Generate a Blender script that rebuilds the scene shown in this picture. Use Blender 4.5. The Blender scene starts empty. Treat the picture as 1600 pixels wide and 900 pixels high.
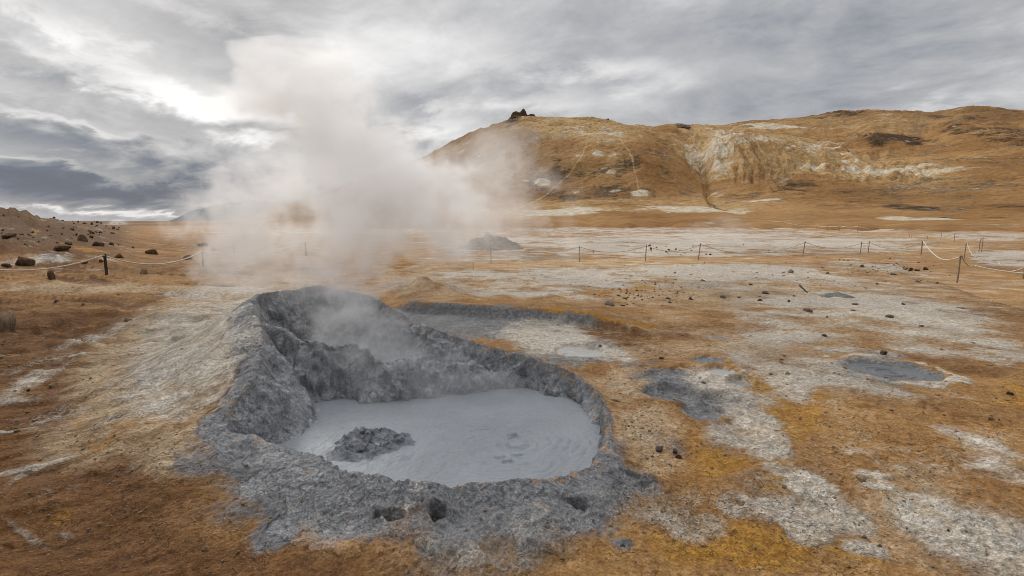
import bpy, bmesh, math, random
import numpy as np

scene = bpy.context.scene
COL = scene.collection
R = math.radians
random.seed(7)

# ------------------------------------------------------------------ camera
EYE = 1.7
PITCH = R(7.48)
FPX = 800.0                     # focal length in pixels of the 1600 px photograph (18 mm on 36 mm)
cam_d = bpy.data.cameras.new('camera')
cam_d.lens = 18.0
cam_d.sensor_width = 36.0
cam_d.clip_start = 0.05
cam_d.clip_end = 20000
cam = bpy.data.objects.new('camera', cam_d)
COL.objects.link(cam)
cam.location = (0, 0, EYE)
cam.rotation_euler = (R(90) - PITCH, 0, 0)
scene.camera = cam
scene.render.resolution_x, scene.render.resolution_y = 1024, 576

SUN_AZ, SUN_EL = R(-32), R(32)  # azimuth from +Y towards +X
SUN_STRENGTH = 1.5
SKY_STRENGTH = 0.10
OVERHEAD = 3.1

scene.view_settings.view_transform = 'Standard'
scene.view_settings.look = 'None'
scene.view_settings.gamma = 1.0
scene.view_settings.use_curve_mapping = False
scene.view_settings.exposure = 0.0
scene.cycles.use_denoising = True
scene.cycles.pixel_filter_type = 'BLACKMAN_HARRIS'
scene.cycles.filter_width = 0.85
scene.cycles.volume_bounces = 8
scene.cycles.max_bounces = 12
scene.cycles.volume_step_rate = 1.0
scene.cycles.volume_max_steps = 256


class NT:
    """small helper for building node trees"""
    def __init__(self, tree):
        self.t = tree
        tree.nodes.clear()

    def n(self, typ, **kw):
        nd = self.t.nodes.new(typ)
        for k, v in kw.items():
            setattr(nd, k, v)
        return nd

    def put(self, sock, v):
        if v is None:
            return
        if hasattr(v, 'is_output'):
            self.t.links.new(v, sock)
        elif isinstance(v, (tuple, list)):
            if sock.type == 'RGBA' and len(v) == 3:
                v = (*v, 1.0)
            sock.default_value = v
        else:
            sock.default_value = v

    def m(self, op, a, b=None, c=None, clamp=False):
        nd = self.n('ShaderNodeMath', operation=op, use_clamp=clamp)
        for i, v in enumerate((a, b, c)):
            self.put(nd.inputs[i], v)
        return nd.outputs[0]

    def vm(self, op, a, b=None, s=None):
        nd = self.n('ShaderNodeVectorMath', operation=op)
        self.put(nd.inputs[0], a)
        if b is not None:
            self.put(nd.inputs[1], b)
        if s is not None:
            self.put(nd.inputs['Scale'], s)
        return nd.outputs['Value'] if op in ('LENGTH', 'DOT_PRODUCT', 'DISTANCE') else nd.outputs[0]

    def vcol(self, vec, scale):
        nd = self.n('ShaderNodeTexVoronoi', feature='F1')
        self.put(nd.inputs['Vector'], vec)
        self.put(nd.inputs['Scale'], scale)
        return self.sep(nd.outputs['Color'])[0]

    def noise(self, vec, scale, detail=6, rough=0.55, dist=0.0, color=False):
        nd = self.n('ShaderNodeTexNoise')
        self.put(nd.inputs['Vector'], vec)
        self.put(nd.inputs['Scale'], scale)
        self.put(nd.inputs['Detail'], detail)
        self.put(nd.inputs['Roughness'], rough)
        self.put(nd.inputs['Distortion'], dist)
        return nd.outputs['Color' if color else 'Fac']

    def voro(self, vec, scale, feature='F1', rnd=1.0):
        nd = self.n('ShaderNodeTexVoronoi', feature=feature)
        self.put(nd.inputs['Vector'], vec)
        self.put(nd.inputs['Scale'], scale)
        self.put(nd.inputs['Randomness'], rnd)
        return nd.outputs['Distance']

    def mix(self, f, a, b, blend='MIX'):
        nd = self.n('ShaderNodeMix', data_type='RGBA', blend_type=blend, clamp_factor=True)
        self.put(nd.inputs[0], f)
        self.put(nd.inputs[6], a)
        self.put(nd.inputs[7], b)
        return nd.outputs[2]

    def ss(self, v, lo, hi, a=0.0, b=1.0, interp='SMOOTHSTEP'):
        nd = self.n('ShaderNodeMapRange', interpolation_type=interp)
        self.put(nd.inputs[0], v)
        for i, x in enumerate((lo, hi, a, b)):
            self.put(nd.inputs[i + 1], x)
        return nd.outputs[0]

    def sep(self, v):
        nd = self.n('ShaderNodeSeparateXYZ')
        self.put(nd.inputs[0], v)
        return nd.outputs

    def comb(self, x, y, z):
        nd = self.n('ShaderNodeCombineXYZ')
        for i, v in enumerate((x, y, z)):
            self.put(nd.inputs[i], v)
        return nd.outputs[0]

    def scale(self, v, sx, sy, sz):
        return self.vm('MULTIPLY', v, (sx, sy, sz))

    def ramp(self, f, stops):
        nd = self.n('ShaderNodeValToRGB')
        self.put(nd.inputs[0], f)
        el = nd.color_ramp.elements
        while len(el) < len(stops):
            el.new(0.5)
        for e, (p, c) in zip(el, stops):
            e.position = p
            e.color = (*c, 1)
        return nd.outputs[0]


# ------------------------------------------------------------------ world: overcast sky over a Nishita base
world = bpy.data.worlds.new('World')
scene.world = world
world.use_nodes = True
W = NT(world.node_tree)
_d = W.n('ShaderNodeTexCoord').outputs['Generated']
_x, _y, _z = W.sep(_d)
_zc = W.m('MAXIMUM', _z, 0.0)
_az = W.m('MULTIPLY', W.m('ARCTAN2', _x, _y), 180 / math.pi)
_el = W.m('MULTIPLY', W.m('ARCSINE', _z), 180 / math.pi)
_den = W.m('ADD', _zc, 0.24)
_p = W.comb(W.m('DIVIDE', _x, _den), W.m('DIVIDE', _y, _den), 0.0)
# cloud decks drift roughly along one direction: long soft rolls, seen in perspective
_rot = W.n('ShaderNodeVectorRotate', rotation_type='Z_AXIS')
W.put(_rot.inputs['Vector'], _p)
_rot.inputs['Angle'].default_value = R(28)
_pr = _rot.outputs[0]
_warp = W.vm('SCALE', W.vm('SUBTRACT', W.noise(_pr, 0.9, 3, 0.5, color=True), (0.5, 0.5, 0.5)), s=0.55)
_pw = W.vm('ADD', _pr, _warp)
n_roll = W.noise(W.scale(_pw, 0.75, 1.25, 1.0), 1.9, 9, 0.56)
n_fine = W.noise(W.scale(_pw, 1.0, 1.15, 1.0), 4.6, 9, 0.6)
n_big = W.noise(_pr, 0.55, 3, 0.5)
n_tex = W.noise(W.scale(_pw, 1.0, 1.15, 1.0), 11.0, 8, 0.62)


def sky_dir(px, py):
    cx, cy = (px - 800) / FPX, (450 - py) / FPX
    d = (cx, math.cos(PITCH) + cy * math.sin(PITCH), -math.sin(PITCH) + cy * math.cos(PITCH))
    return math.degrees(math.atan2(d[0], d[1])), math.degrees(math.atan2(d[2], math.hypot(d[0], d[1])))


_waz = W.m('ADD', _az, W.m('MULTIPLY', W.m('SUBTRACT', n_fine, 0.5), 20.0))
_wel = W.m('ADD', _el, W.m('MULTIPLY', W.m('SUBTRACT', n_roll, 0.5), 7.5))
SPOTS = [  # px, py, half-sizes px, tilt deg (screen, + = falls to the right), gain
    (290, 160, 150, 26, 6, .46), (385, 172, 90, 16, 0, .26), (130, 45, 110, 20, 22, .22), (230, 115, 170, 14, 12, .12),
    (540, 85, 100, 34, 0, .28), (690, 60, 110, 40, 0, .18), (960, 125, 130, 26, 0, .36), (840, 170, 120, 14, 0, .22),
    (680, 205, 70, 22, 0, .3), (60, 190, 170, 7, 6, .25), (60, 238, 150, 6, 8, .22), (400, 222, 60, 8, 0, .35),
    (150, 333, 150, 6, 0, .42), (270, 336, 60, 5, 0, .2), (1490, 135, 40, 8, 0, .07),
    (150, 282, 320, 44, 2, -.56), (70, 215, 190, 14, 6, -.16), (90, 128, 140, 16, 10, -.20), (330, 60, 160, 26, 18, -.12),
    (330, 200, 120, 10, 2, -.14), (1250, 120, 330, 90, 0, -.13), (640, 165, 40, 18, 0, -.14), (1150, 35, 200, 40, 0, -.06),
    (760, 120, 120, 20, 0, -.06), (560, 215, 120, 14, 0, -.14), (20, 60, 60, 30, 0, -.1),
]
_b = W.m('ADD', 0.585, W.m('MULTIPLY', W.m('SUBTRACT', n_roll, 0.5), 0.62))
_b = W.m('ADD', _b, W.m('MULTIPLY', W.m('SUBTRACT', n_fine, 0.5), 0.42))
_b = W.m('ADD', _b, W.m('MULTIPLY', W.m('SUBTRACT', n_tex, 0.5), 0.15))
_b = W.m('ADD', _b, W.m('MULTIPLY', W.m('SUBTRACT', n_big, 0.5), 0.20))
for (sx, sy, hx, hy, tl, g) in SPOTS:
    a0, e0 = sky_dir(sx, sy)
    a1, _ = sky_dir(sx + hx * 0.5, sy)
    am, _ = sky_dir(sx - hx * 0.5, sy)
    _, e1 = sky_dir(sx, sy - hy * 0.5)
    _, em = sky_dir(sx, sy + hy * 0.5)
    sa, se = abs(a1 - am), abs(e1 - em)
    da = W.m('SUBTRACT', _waz, a0)
    de = W.m('SUBTRACT', _wel, e0)
    de = W.m('ADD', de, W.m('MULTIPLY', da, math.tan(R(tl))))
    qa = W.m('POWER', W.m('DIVIDE', da, sa), 2.0)
    qe = W.m('POWER', W.m('DIVIDE', de, se), 2.0)
    ga = W.m('EXPONENT', W.m('MULTIPLY', W.m('ADD', qa, qe), -1.0))
    _b = W.m('MULTIPLY_ADD', ga, g, _b)
_b = W.m('MAXIMUM', _b, 0.12)
_cl = W.ramp(_b, [(0.0, (.075, .095, .135)), (.2, (.130, .162, .222)), (.38, (.30, .317, .35)), (.55, (.465, .470, .485)),
                  (.78, (.74, .735, .735)), (1.0, (1.0, .995, .985))])
_up = W.ss(_el, 24.0, 60.0, 1.0, OVERHEAD)
_up = W.m('MULTIPLY', _up, W.ss(_y, -0.75, 0.10, 0.42, 1.0))   # unseen sky behind the camera dimmed, to deepen shade on camera-facing sides
sky = W.n('ShaderNodeTexSky', sky_type='NISHITA', sun_disc=False, sun_elevation=SUN_EL, sun_rotation=SUN_AZ)
sky.air_density, sky.dust_density = 1.0, 2.0
bg1 = W.n('ShaderNodeBackground')
W.put(bg1.inputs[0], sky.outputs[0])
bg1.inputs[1].default_value = SKY_STRENGTH
bg2 = W.n('ShaderNodeBackground')
W.put(bg2.inputs[0], _cl)
W.put(bg2.inputs[1], _up)
mx = W.n('ShaderNodeMixShader')
mx.inputs[0].default_value = 0.965
W.t.links.new(bg1.outputs[0], mx.inputs[1])
W.t.links.new(bg2.outputs[0], mx.inputs[2])
wo = W.n('ShaderNodeOutputWorld')
W.t.links.new(mx.outputs[0], wo.inputs[0])
world.cycles.sampling_method = 'MANUAL'
world.cycles.sample_map_resolution = 512

sun_d = bpy.data.lights.new('sun', 'SUN')
sun_d.energy = SUN_STRENGTH
sun_d.angle = R(14)
sun_d.color = (1.0, 0.95, 0.88)
sun = bpy.data.objects.new('sun', sun_d)
COL.objects.link(sun)
sun.rotation_euler = (R(90) - SUN_EL, 0, math.pi - SUN_AZ)   # the lamp shines along its -Z: from the sun's azimuth down to the ground

# ------------------------------------------------------------------ numeric helpers
_rng = np.random.RandomState(11)
_PERM = np.tile(_rng.permutation(256), 3).astype(np.int32)
_G2 = np.array([(math.cos(a), math.sin(a)) for a in np.linspace(0, 2 * math.pi, 16, endpoint=False)], np.float32)
_G3 = np.array([(1, 1, 0), (-1, 1, 0), (1, -1, 0), (-1, -1, 0), (1, 0, 1), (-1, 0, 1), (1, 0, -1), (-1, 0, -1),
                (0, 1, 1), (0, -1, 1), (0, 1, -1), (0, -1, -1), (1, 1, 0), (-1, 1, 0), (0, -1, 1), (0, -1, -1)], np.float32)


def _fade(t):
    return t * t * t * (t * (t * 6 - 15) + 10)


def pn2(x, y, seed=0):
    x = np.asarray(x, np.float64) + seed * 17.37
    y = np.asarray(y, np.float64) - seed * 9.71
    xi, yi = np.floor(x).astype(np.int64), np.floor(y).astype(np.int64)
    xf, yf = (x - xi).astype(np.float32), (y - yi).astype(np.float32)
    xi &= 255
    yi &= 255
    u, v = _fade(xf), _fade(yf)
    def g(ix, iy, fx, fy):
        h = _PERM[_PERM[ix] + iy] & 15
        return _G2[h, 0] * fx + _G2[h, 1] * fy
    a = g(xi, yi, xf, yf)
    b = g(xi + 1, yi, xf - 1, yf)
    c = g(xi, yi + 1, xf, yf - 1)
    d = g(xi + 1, yi + 1, xf - 1, yf - 1)
    p = a + u * (b - a)
    q = c + u * (d - c)
    return (p + v * (q - p)) * 1.4


def pn3(x, y, z, seed=0):
    x = np.asarray(x, np.float64) + seed * 13.13
    y = np.asarray(y, np.float64) + seed * 7.77
    z = np.asarray(z, np.float64) - seed * 5.31
    xi, yi, zi = (np.floor(t).astype(np.int64) for t in (x, y, z))
    xf, yf, zf = (x - xi).astype(np.float32), (y - yi).astype(np.float32), (z - zi).astype(np.float32)
    xi &= 255
    yi &= 255
    zi &= 255
    u, v, w = _fade(xf), _fade(yf), _fade(zf)
    def g(i, j, k):
        h = _PERM[_PERM[_PERM[xi + i] + yi + j] + zi + k] & 15
        gg = _G3[h]
        return gg[..., 0] * (xf - i) + gg[..., 1] * (yf - j) + gg[..., 2] * (zf - k)
    def l(t, a, b):
        return a + t * (b - a)
    return l(w, l(v, l(u, g(0, 0, 0), g(1, 0, 0)), l(u, g(0, 1, 0), g(1, 1, 0))),
             l(v, l(u, g(0, 0, 1), g(1, 0, 1)), l(u, g(0, 1, 1), g(1, 1, 1))))


def fbm2(x, y, octv=4, seed=0, gain=0.5, lac=2.03):
    s, a, f = 0.0, 1.0, 1.0
    for i in range(octv):
        s = s + a * pn2(x * f, y * f, seed + i)
        a *= gain
        f *= lac
    return s


def rid2(x, y, octv=4, seed=0, gain=0.5, lac=2.07):
    """ridged noise, 0..1-ish, sharp crests at 1"""
    s, a, f, t = 0.0, 1.0, 1.0, 0.0
    for i in range(octv):
        s = s + a * (1 - np.abs(pn2(x * f, y * f, seed + i)) * 1.6)
        t += a
        a *= gain
        f *= lac
    return s / t


def fbm3(x, y, z, octv=4, seed=0, gain=0.5, lac=2.03):
    s, a, f = 0.0, 1.0, 1.0
    for i in range(octv):
        s = s + a * pn3(x * f, y * f, z * f, seed + i)
        a *= gain
        f *= lac
    return s


def rid3(x, y, z, octv=4, seed=0, gain=0.5, lac=2.07):
    s, a, f, t = 0.0, 1.0, 1.0, 0.0
    for i in range(octv):
        s = s + a * (1 - np.abs(pn3(x * f, y * f, z * f, seed + i)) * 2.0)
        t += a
        a *= gain
        f *= lac
    return s / t


def sst(x, lo, hi):
    t = np.clip((x - lo) / (hi - lo), 0, 1)
    return t * t * (3 - 2 * t)


CT, ST = math.cos(PITCH), math.sin(PITCH)


def ray(px, py):
    cx, cy = (px - 800) / FPX, (450 - py) / FPX
    return np.array((cx, CT + cy * ST, -ST + cy * CT))


def at_z(px, py, z):
    """point of the sight line of a photo pixel at height z"""
    d = ray(px, py)
    t = (z - EYE) / d[2]
    return np.array((d[0] * t, d[1] * t, z))


def at_r(px, py, r):
    """point of the sight line at horizontal distance r"""
    d = ray(px, py)
    t = r / math.hypot(d[0], d[1])
    return np.array((d[0] * t, d[1] * t, EYE + d[2] * t))


def to_px(x, y, z):
    """where a world point stands in the photograph (used to place mineral patches on the ground)"""
    zz = z - EYE
    dep = y * CT - zz * ST
    up = y * ST + zz * CT
    ok = dep > 0.05
    dd = np.where(ok, dep, 1.0)
    u = np.where(ok, 800 + FPX * x / dd, -9999.0)
    v = np.where(ok, 450 - FPX * up / dd, 9999.0)
    return u, v


def ell(u, v, cx, cy, rx, ry, ang=0.0, soft=0.5):
    """1 inside an ellipse, falling to 0; in pixels, or in metres when fed x, y"""
    c, s = math.cos(R(ang)), math.sin(R(ang))
    du, dv = u - cx, v - cy
    q = np.sqrt(((du * c + dv * s) / rx) ** 2 + ((-du * s + dv * c) / ry) ** 2)
    return 1 - sst(q, 1 - soft, 1 + soft)


def poly_d(u, v, pts, sv=1.0):
    """distance to a polyline, v scaled by sv"""
    best = np.full(np.shape(u), 1e9)
    for (a, b) in zip(pts[:-1], pts[1:]):
        ax, ay, bx, by = a[0], a[1] * sv, b[0], b[1] * sv
        dx, dy = bx - ax, by - ay
        L = dx * dx + dy * dy + 1e-9
        t = np.clip(((u - ax) * dx + (v * sv - ay) * dy) / L, 0, 1)
        best = np.minimum(best, np.hypot(u - ax - t * dx, v * sv - ay - t * dy))
    return best


def inside_poly(x, y, P):
    r = np.zeros(np.shape(x), bool)
    n = len(P)
    for i in range(n):
        x0, y0 = P[i][0], P[i][1]
        x1, y1 = P[(i + 1) % n][0], P[(i + 1) % n][1]
        c = ((y0 > y) != (y1 > y))
        with np.errstate(divide='ignore', invalid='ignore'):
            r ^= c & (x < (x1 - x0) * (y - y0) / (y1 - y0 + 1e-12) + x0)
    return r


# ------------------------------------------------------------------ object helpers
def tag(o, label=None, cat=None, group=None, kind=None):
    if label: o['label'] = label
    if cat: o['category'] = cat
    if group: o['group'] = group
    if kind: o['kind'] = kind
    return o


def empty(name, loc=(0, 0, 0)):
    o = bpy.data.objects.new(name, None)
    o.empty_display_size = 0.2
    o.location = loc
    COL.objects.link(o)
    return o


def mesh_np(name, V, F, mat, parent=None, attrs=None, smooth=True, normals=None):
    """V (n,3), F (m,3 or 4) -> one mesh object"""
    V = np.ascontiguousarray(V, np.float32)
    F = np.ascontiguousarray(F, np.int32)
    k = F.shape[1]
    me = bpy.data.meshes.new(name)
    me.vertices.add(len(V))
    me.vertices.foreach_set('co', V.ravel())
    me.loops.add(F.size)
    me.loops.foreach_set('vertex_index', F.ravel())
    me.polygons.add(len(F))
    me.polygons.foreach_set('loop_start', np.arange(0, F.size, k, dtype=np.int32))
    me.polygons.foreach_set('use_smooth', np.full(len(F), smooth, bool))
    me.update(calc_edges=True)
    for an, arr in (attrs or {}).items():
        a = me.attributes.new(an, 'FLOAT_COLOR', 'POINT')
        c = np.ones((len(V), 4), np.float32)
        c[:, :3] = arr
        a.data.foreach_set('color', c.ravel())
    me.materials.append(mat)
    o = bpy.data.objects.new(name, me)
    COL.objects.link(o)
    if parent is not None:
        o.parent = parent
    return o


def compact(V, F, attrs):
    used = np.unique(F)
    m = np.full(len(V), -1, np.int64)
    m[used] = np.arange(len(used))
    return V[used], m[F], {k: a[used] for k, a in attrs.items()}


def grid_faces(nr, nc, wrap=False):
    i = np.arange(nr - 1)[:, None]
    j = np.arange(nc if wrap else nc - 1)[None, :]
    j2 = (j + 1) % nc
    return np.stack([i * nc + j, i * nc + j2, (i + 1) * nc + j2, (i + 1) * nc + j], -1).reshape(-1, 4)


def tube(pts, rad, seg=8, close_caps=True):
    """tube along points; returns V, F(quads)"""
    P = np.asarray(pts, float)
    n = len(P)
    rad = np.broadcast_to(np.asarray(rad, float), (n,))
    T = np.gradient(P, axis=0)
    T /= np.linalg.norm(T, axis=1)[:, None] + 1e-9
    ref = np.array((0, 0, 1.0)) if abs(T[0][2]) < 0.8 else np.array((1.0, 0, 0))
    A = np.cross(T, ref)
    A /= np.linalg.norm(A, axis=1)[:, None] + 1e-9
    B = np.cross(T, A)
    th = np.linspace(0, 2 * math.pi, seg, endpoint=False)
    V = P[:, None, :] + rad[:, None, None] * (np.cos(th)[None, :, None] * A[:, None, :] + np.sin(th)[None, :, None] * B[:, None, :])
    V = V.reshape(-1, 3)
    F = grid_faces(n, seg, True)
    if close_caps:
        for base, row, flip in ((len(V), 0, True), (len(V) + 1, n - 1, False)):
            V = np.vstack([V, P[row][None]])
            k = np.arange(seg)
            a, b = row * seg + k, row * seg + (k + 1) % seg
            c = np.full(seg, base)
            q = np.stack([b, a, c, c] if flip else [a, b, c, c], -1)
            F = np.vstack([F, q])
    return V, F


def mesh_py(name, V, F, mat, parent=None, smooth=True):
    """from tube()-style quads where degenerate quads are triangles"""
    me = bpy.data.meshes.new(name)
    fs = [tuple(int(i) for i in (f[:3] if f[2] == f[3] else f)) for f in F]
    me.from_pydata([tuple(map(float, v)) for v in V], [], fs)
    me.polygons.foreach_set('use_smooth', np.full(len(fs), smooth, bool))
    me.materials.append(mat)
    me.update()
    o = bpy.data.objects.new(name, me)
    COL.objects.link(o)
    if parent is not None:
        o.parent = parent
    return o


def join_vf(parts):
    Vs, Fs, k = [], [], 0
    for V, F in parts:
        Vs.append(V)
        Fs.append(np.asarray(F) + k)
        k += len(V)
    return np.vstack(Vs), np.vstack(Fs)


def new_mat(name):
    m = bpy.data.materials.new(name)
    m.use_nodes = True
    return m, NT(m.node_tree)


def finish(N, color, rough=0.9, spec=0.25, bump=None, bump_d=0.01, bump_s=1.0):
    b = N.n('ShaderNodeBsdfPrincipled')
    N.put(b.inputs['Base Color'], color)
    N.put(b.inputs['Roughness'], rough)
    N.put(b.inputs['Specular IOR Level'], spec)
    if bump is not None:
        bp = N.n('ShaderNodeBump')
        bp.inputs['Strength'].default_value = bump_s
        bp.inputs['Distance'].default_value = bump_d
        N.put(bp.inputs['Height'], bump)
        N.t.links.new(bp.outputs[0], b.inputs['Normal'])
    o = N.n('ShaderNodeOutputMaterial')
    N.t.links.new(b.outputs[0], o.inputs[0])
    return b

# ------------------------------------------------------------------ the mud pot's crest: photo pixel, height, outer slope, grey apron, inner wall width
CREST = [
    (690, 757, .12, .80, .55, .20), (620, 750, .13, .80, .55, .20), (560, 738, .14, .85, .50, .20), (510, 722, .15, .9, .43, .20),
    (450, 701, .16, 1.0, .38, .22), (400, 688, .17, 1.2, .33, .25), (362, 677, .19, 1.5, .27, .28), (348, 660, .22, 1.8, .24, .34),
    (358, 640, .28, 2.0, .24, .44), (380, 612, .36, 2.2, .18, .50), (398, 582, .45, 2.3, .17, .58), (408, 550, .54, 2.3, .20, .64),
    (406, 522, .64, 2.3, .24, .72), (400, 500, .71, 2.3, .26, .52), (392, 482, .76, 2.2, .24, .38), (396, 468, .79, 2.0, .20, .38),
    (415, 459, .81, 1.8, .25, .38), (450, 453, .82, 1.5, .25, .40), (500, 449, .82, 1.3, .2, .40), (545, 455, .785, 1.1, .2, .40),
    (580, 463, .73, .9, .2, .38), (605, 477, .66, .8, .2, .36), (650, 500, .54, .6, .16, .36), (700, 522, .42, .5, .12, .36),
    (760, 541, .32, .42, .09, .34), (830, 558, .22, .36, .07, .30), (880, 575, .17, .32, .06, .28), (912, 592, .13, .3, .06, .26),
    (934, 612, .10, .28, .06, .24), (944, 640, .07, .25, .06, .20), (948, 675, .05, .25, .06, .15), (943, 705, .05, .3, .10, .14),
    (925, 728, .06, .4, .25, .14), (890, 742, .08, .55, .45, .15), (830, 751, .10, .7, .55, .18), (760, 757, .11, .78, .56, .20)]
MUD_Z = -0.10
_c = np.array([list(at_z(p[0], p[1], p[2])) + list(p[3:]) for p in CREST])
_n = len(_c)


def _closed_spline(P, k):
    n = len(P)
    out = []
    for i in range(n):
        p0, p1, p2, p3 = P[i - 1], P[i], P[(i + 1) % n], P[(i + 2) % n]
        for t in np.linspace(0, 1, k, endpoint=False):
            out.append(0.5 * ((2 * p1) + (-p0 + p2) * t + (2 * p0 - 5 * p1 + 4 * p2 - p3) * t * t + (-p0 + 3 * p1 - 3 * p2 + p3) * t ** 3))
    return np.array(out)


RIM = _closed_spline(_c, 8)
RIM_XY = RIM[:, :2]
POT_C = RIM_XY.mean(0)
# the wall between the steaming back pit and the front pool
SEPT = np.array([at_z(*p) for p in [(402, 500, .71), (425, 508, .65), (445, 518, .58), (470, 532, .50), (500, 538, .45), (530, 537, .43),
                                    (560, 541, .40), (590, 560, .30), (640, 567, .24), (700, 568, .20), (750, 572, .15), (785, 585, .04), (815, 596, -.12)]])

BANK = np.array([at_z(px, py, .14)[:2] for px, py in [(560, 470), (620, 476), (700, 480), (780, 484), (850, 487), (920, 495), (970, 503), (1015, 511), (1080, 520)]])


def rim_field(x, y):
    """signed distance to the crest (+ outside) and crest height, outer width, grey apron width, inner width"""
    n = len(x)
    D = np.empty(n)
    A = np.empty((n, 4))
    a = RIM_XY
    b = np.roll(RIM_XY, -1, 0)
    att = (RIM[:, 2:] + np.roll(RIM, -1, 0)[:, 2:]) * 0.5
    e = b - a
    L = (e ** 2).sum(1) + 1e-12
    for s in range(0, n, 20000):
        px, py = x[s:s + 20000, None], y[s:s + 20000, None]
        t = np.clip(((px - a[:, 0]) * e[:, 0] + (py - a[:, 1]) * e[:, 1]) / L, 0, 1)
        d2 = (px - a[:, 0] - t * e[:, 0]) ** 2 + (py - a[:, 1] - t * e[:, 1]) ** 2
        D[s:s + 20000] = np.sqrt(d2.min(1))
        w = 1 / (d2 + 0.004) ** 3
        A[s:s + 20000] = (w @ att) / w.sum(1)[:, None]
    ins = inside_poly(x, y, RIM_XY)
    return np.where(ins, -D, D), A


# ------------------------------------------------------------------ the ground's height away from the pot
HUMP = at_z(655, 452, .2)
PITS = []       # small round mud puddles: x, y, radius, depth, filled later


def lod(r, lam):
    """fade features too fine for the mesh at this distance"""
    dr = np.maximum(r * r * 0.0009, 0.004)
    return 1 - sst(dr, lam * 0.22, lam * 0.5)


def G0(x, y):
    r = np.hypot(x, y)
    az = np.degrees(np.arctan2(x, y))
    front = sst(y, -2, 1)
    z = np.zeros(np.shape(x))
    # broad swell
    z = z + 0.05 * pn2(x / 3.1, y / 3.1, 3) * sst(r, 3, 8) + 0.10 * fbm2(x / 14, y / 14, 2, 5) * sst(r, 9, 30)
    z = z + 0.25 * fbm2(x / 60, y / 60, 2, 8) * sst(r, 40, 120)
    # bouldery rise beyond the fence on the left
    lump = sst(-az, 33.0, 44) * sst(r, 15, 42)
    z = z + lump * (1.75 + 0.75 * fbm2(x / 7, y / 7, 4, 21) + .9 * (rid2(x / 3.0, y / 3.0, 4, 22, .6) - .5)) * (0.62 + 0.45 * sst(-az, 37, 46))
    z = z + sst(-az, 33, 40) * sst(r, 14, 26) * 0.25 * rid2(x / 5.0, y / 2.2, 3, 31)
    # wheel-worn terraces left of the mound
    lft = sst(-x, 2.6, 5.0) * sst(y, 5.5, 8) * (1 - sst(y, 17, 24))
    wob = y + 0.25 * x + 0.5 * pn2(x / 4, y / 4, 12)
    z = z + lft * (0.14 * pn2(x / 7 + 3, wob / 1.3, 14) + 0.19 * rid2(x / 3.5, wob / 0.75, 4, 15) - .10)
    # erosion runnels lower left
    low = sst(-x, 1.7, 3.2) * sst(y, .5, 2.0) * (1 - sst(y, 8.5, 11))
    q1 = (x * 0.93 + y * 0.37)
    q2 = (-x * 0.37 + y * 0.93) + 0.12 * pn2(x / 0.9, y / 0.9, 61)
    z = z + low * (0.15 * rid2(q1 / 2.4, q2 / 0.62, 4, 16, .55) - 0.08)
    # bank behind the pot
    by = np.interp(x, BANK[:, 0], BANK[:, 1])
    s = y - by + 0.06 * pn2(x / 0.5, y / 0.5, 18)
    z = z + 0.20 * sst(s, -0.16, 0.06) * np.exp(-np.maximum(s, 0) / 2.6) * sst(x, -2.8, -1.7) * (1 - sst(x, 1.3, 2.5))
    # low hump at the steam's edge behind the pot
    z = z + .30 * np.exp(-((x - HUMP[0]) / .95) ** 2 - ((y - HUMP[1]) / .7) ** 2) * (1 + .5 * pn2(x / .35, y / .35, 19))
    # small puddles
    for (cx, cy, pr, dep, wall) in PITS:
        q = np.hypot(x - cx, y - cy) / pr
        q = q + 0.16 * pn2((x - cx) / pr * 1.3, (y - cy) / pr * 1.3, int(cx * 10) % 50)
        z = z - dep * (1 - sst(q, 0.72, 1.02)) + wall * np.exp(-((q - 1.16) / 0.14) ** 2)
    return z * front + (1 - front) * 0.0


def pit(px, py, pr, dep, wall=0.0):
    p = at_z(px, py, 0)
    PITS.append((p[0], p[1], pr, dep, wall))
    return p


P_DARK = pit(1388, 577, .52, .07, .012)      # dark round pool on the right
P_ROUND = pit(905, 547, .38, .05, .0)        # pale round pool behind the rim
P_RING1 = pit(1128, 581, .20, .03, .02)
P_RING2 = pit(1157, 597, .14, .04, .02)
P_GREY1 = pit(1047, 588, .30, .045, .012)
P_GREY2 = pit(1050, 615, .28, .06, .014)
P_GREY3 = pit(1138, 628, .26, .05, .012)
P_GREY4 = pit(1100, 640, .22, .04, .010)
P_FAINT = pit(1492, 645, .26, .022, .012)
P_FAINT2 = pit(1104, 563, .22, .03, .010)
for (px, py, pr, dp) in [(925, 747, .10, .03), (958, 758, .085, .035), (987, 752, .12, .045), (1018, 762, .10, .03), (992, 735, .09, .03), (960, 733, .08, .02),
                         (1045, 590, .1, .03), (1075, 575, .12, .03), (985, 540, .2, .03), (1010, 548, .16, .03)]:
    pit(px, py, pr, dp, .008)
HOLES = [at_z(611, 817, .02), at_z(684, 806, .04), at_z(893, 794, .02)]


def relief(x, y, r, crust):
    """fine roughness of the crust"""
    z = 0.026 * pn2(x / 0.55, y / 0.55, 41) * lod(r, 0.55)
    z = z + 0.016 * fbm2(x / 0.21, y / 0.21, 2, 42) * lod(r, 0.21)
    z = z + (0.009 + 0.012 * crust) * rid2(x / 0.085, y / 0.085, 3, 45) * lod(r, 0.10)
    z = z + (0.005 + 0.005 * crust) * fbm2(x / 0.034, y / 0.034, 2, 47) * lod(r, 0.045)
    far = 0.05 * rid2(x / 1.1, y / 1.1, 3, 49) * lod(r, 1.6) * sst(r, 7, 16) + 0.12 * fbm2(x / 4, y / 4, 2, 50) * sst(r, 20, 60)
    return z + far * (0.4 + crust)


def G(x, y):
    return G0(np.asarray(x, float), np.asarray(y, float))


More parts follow.
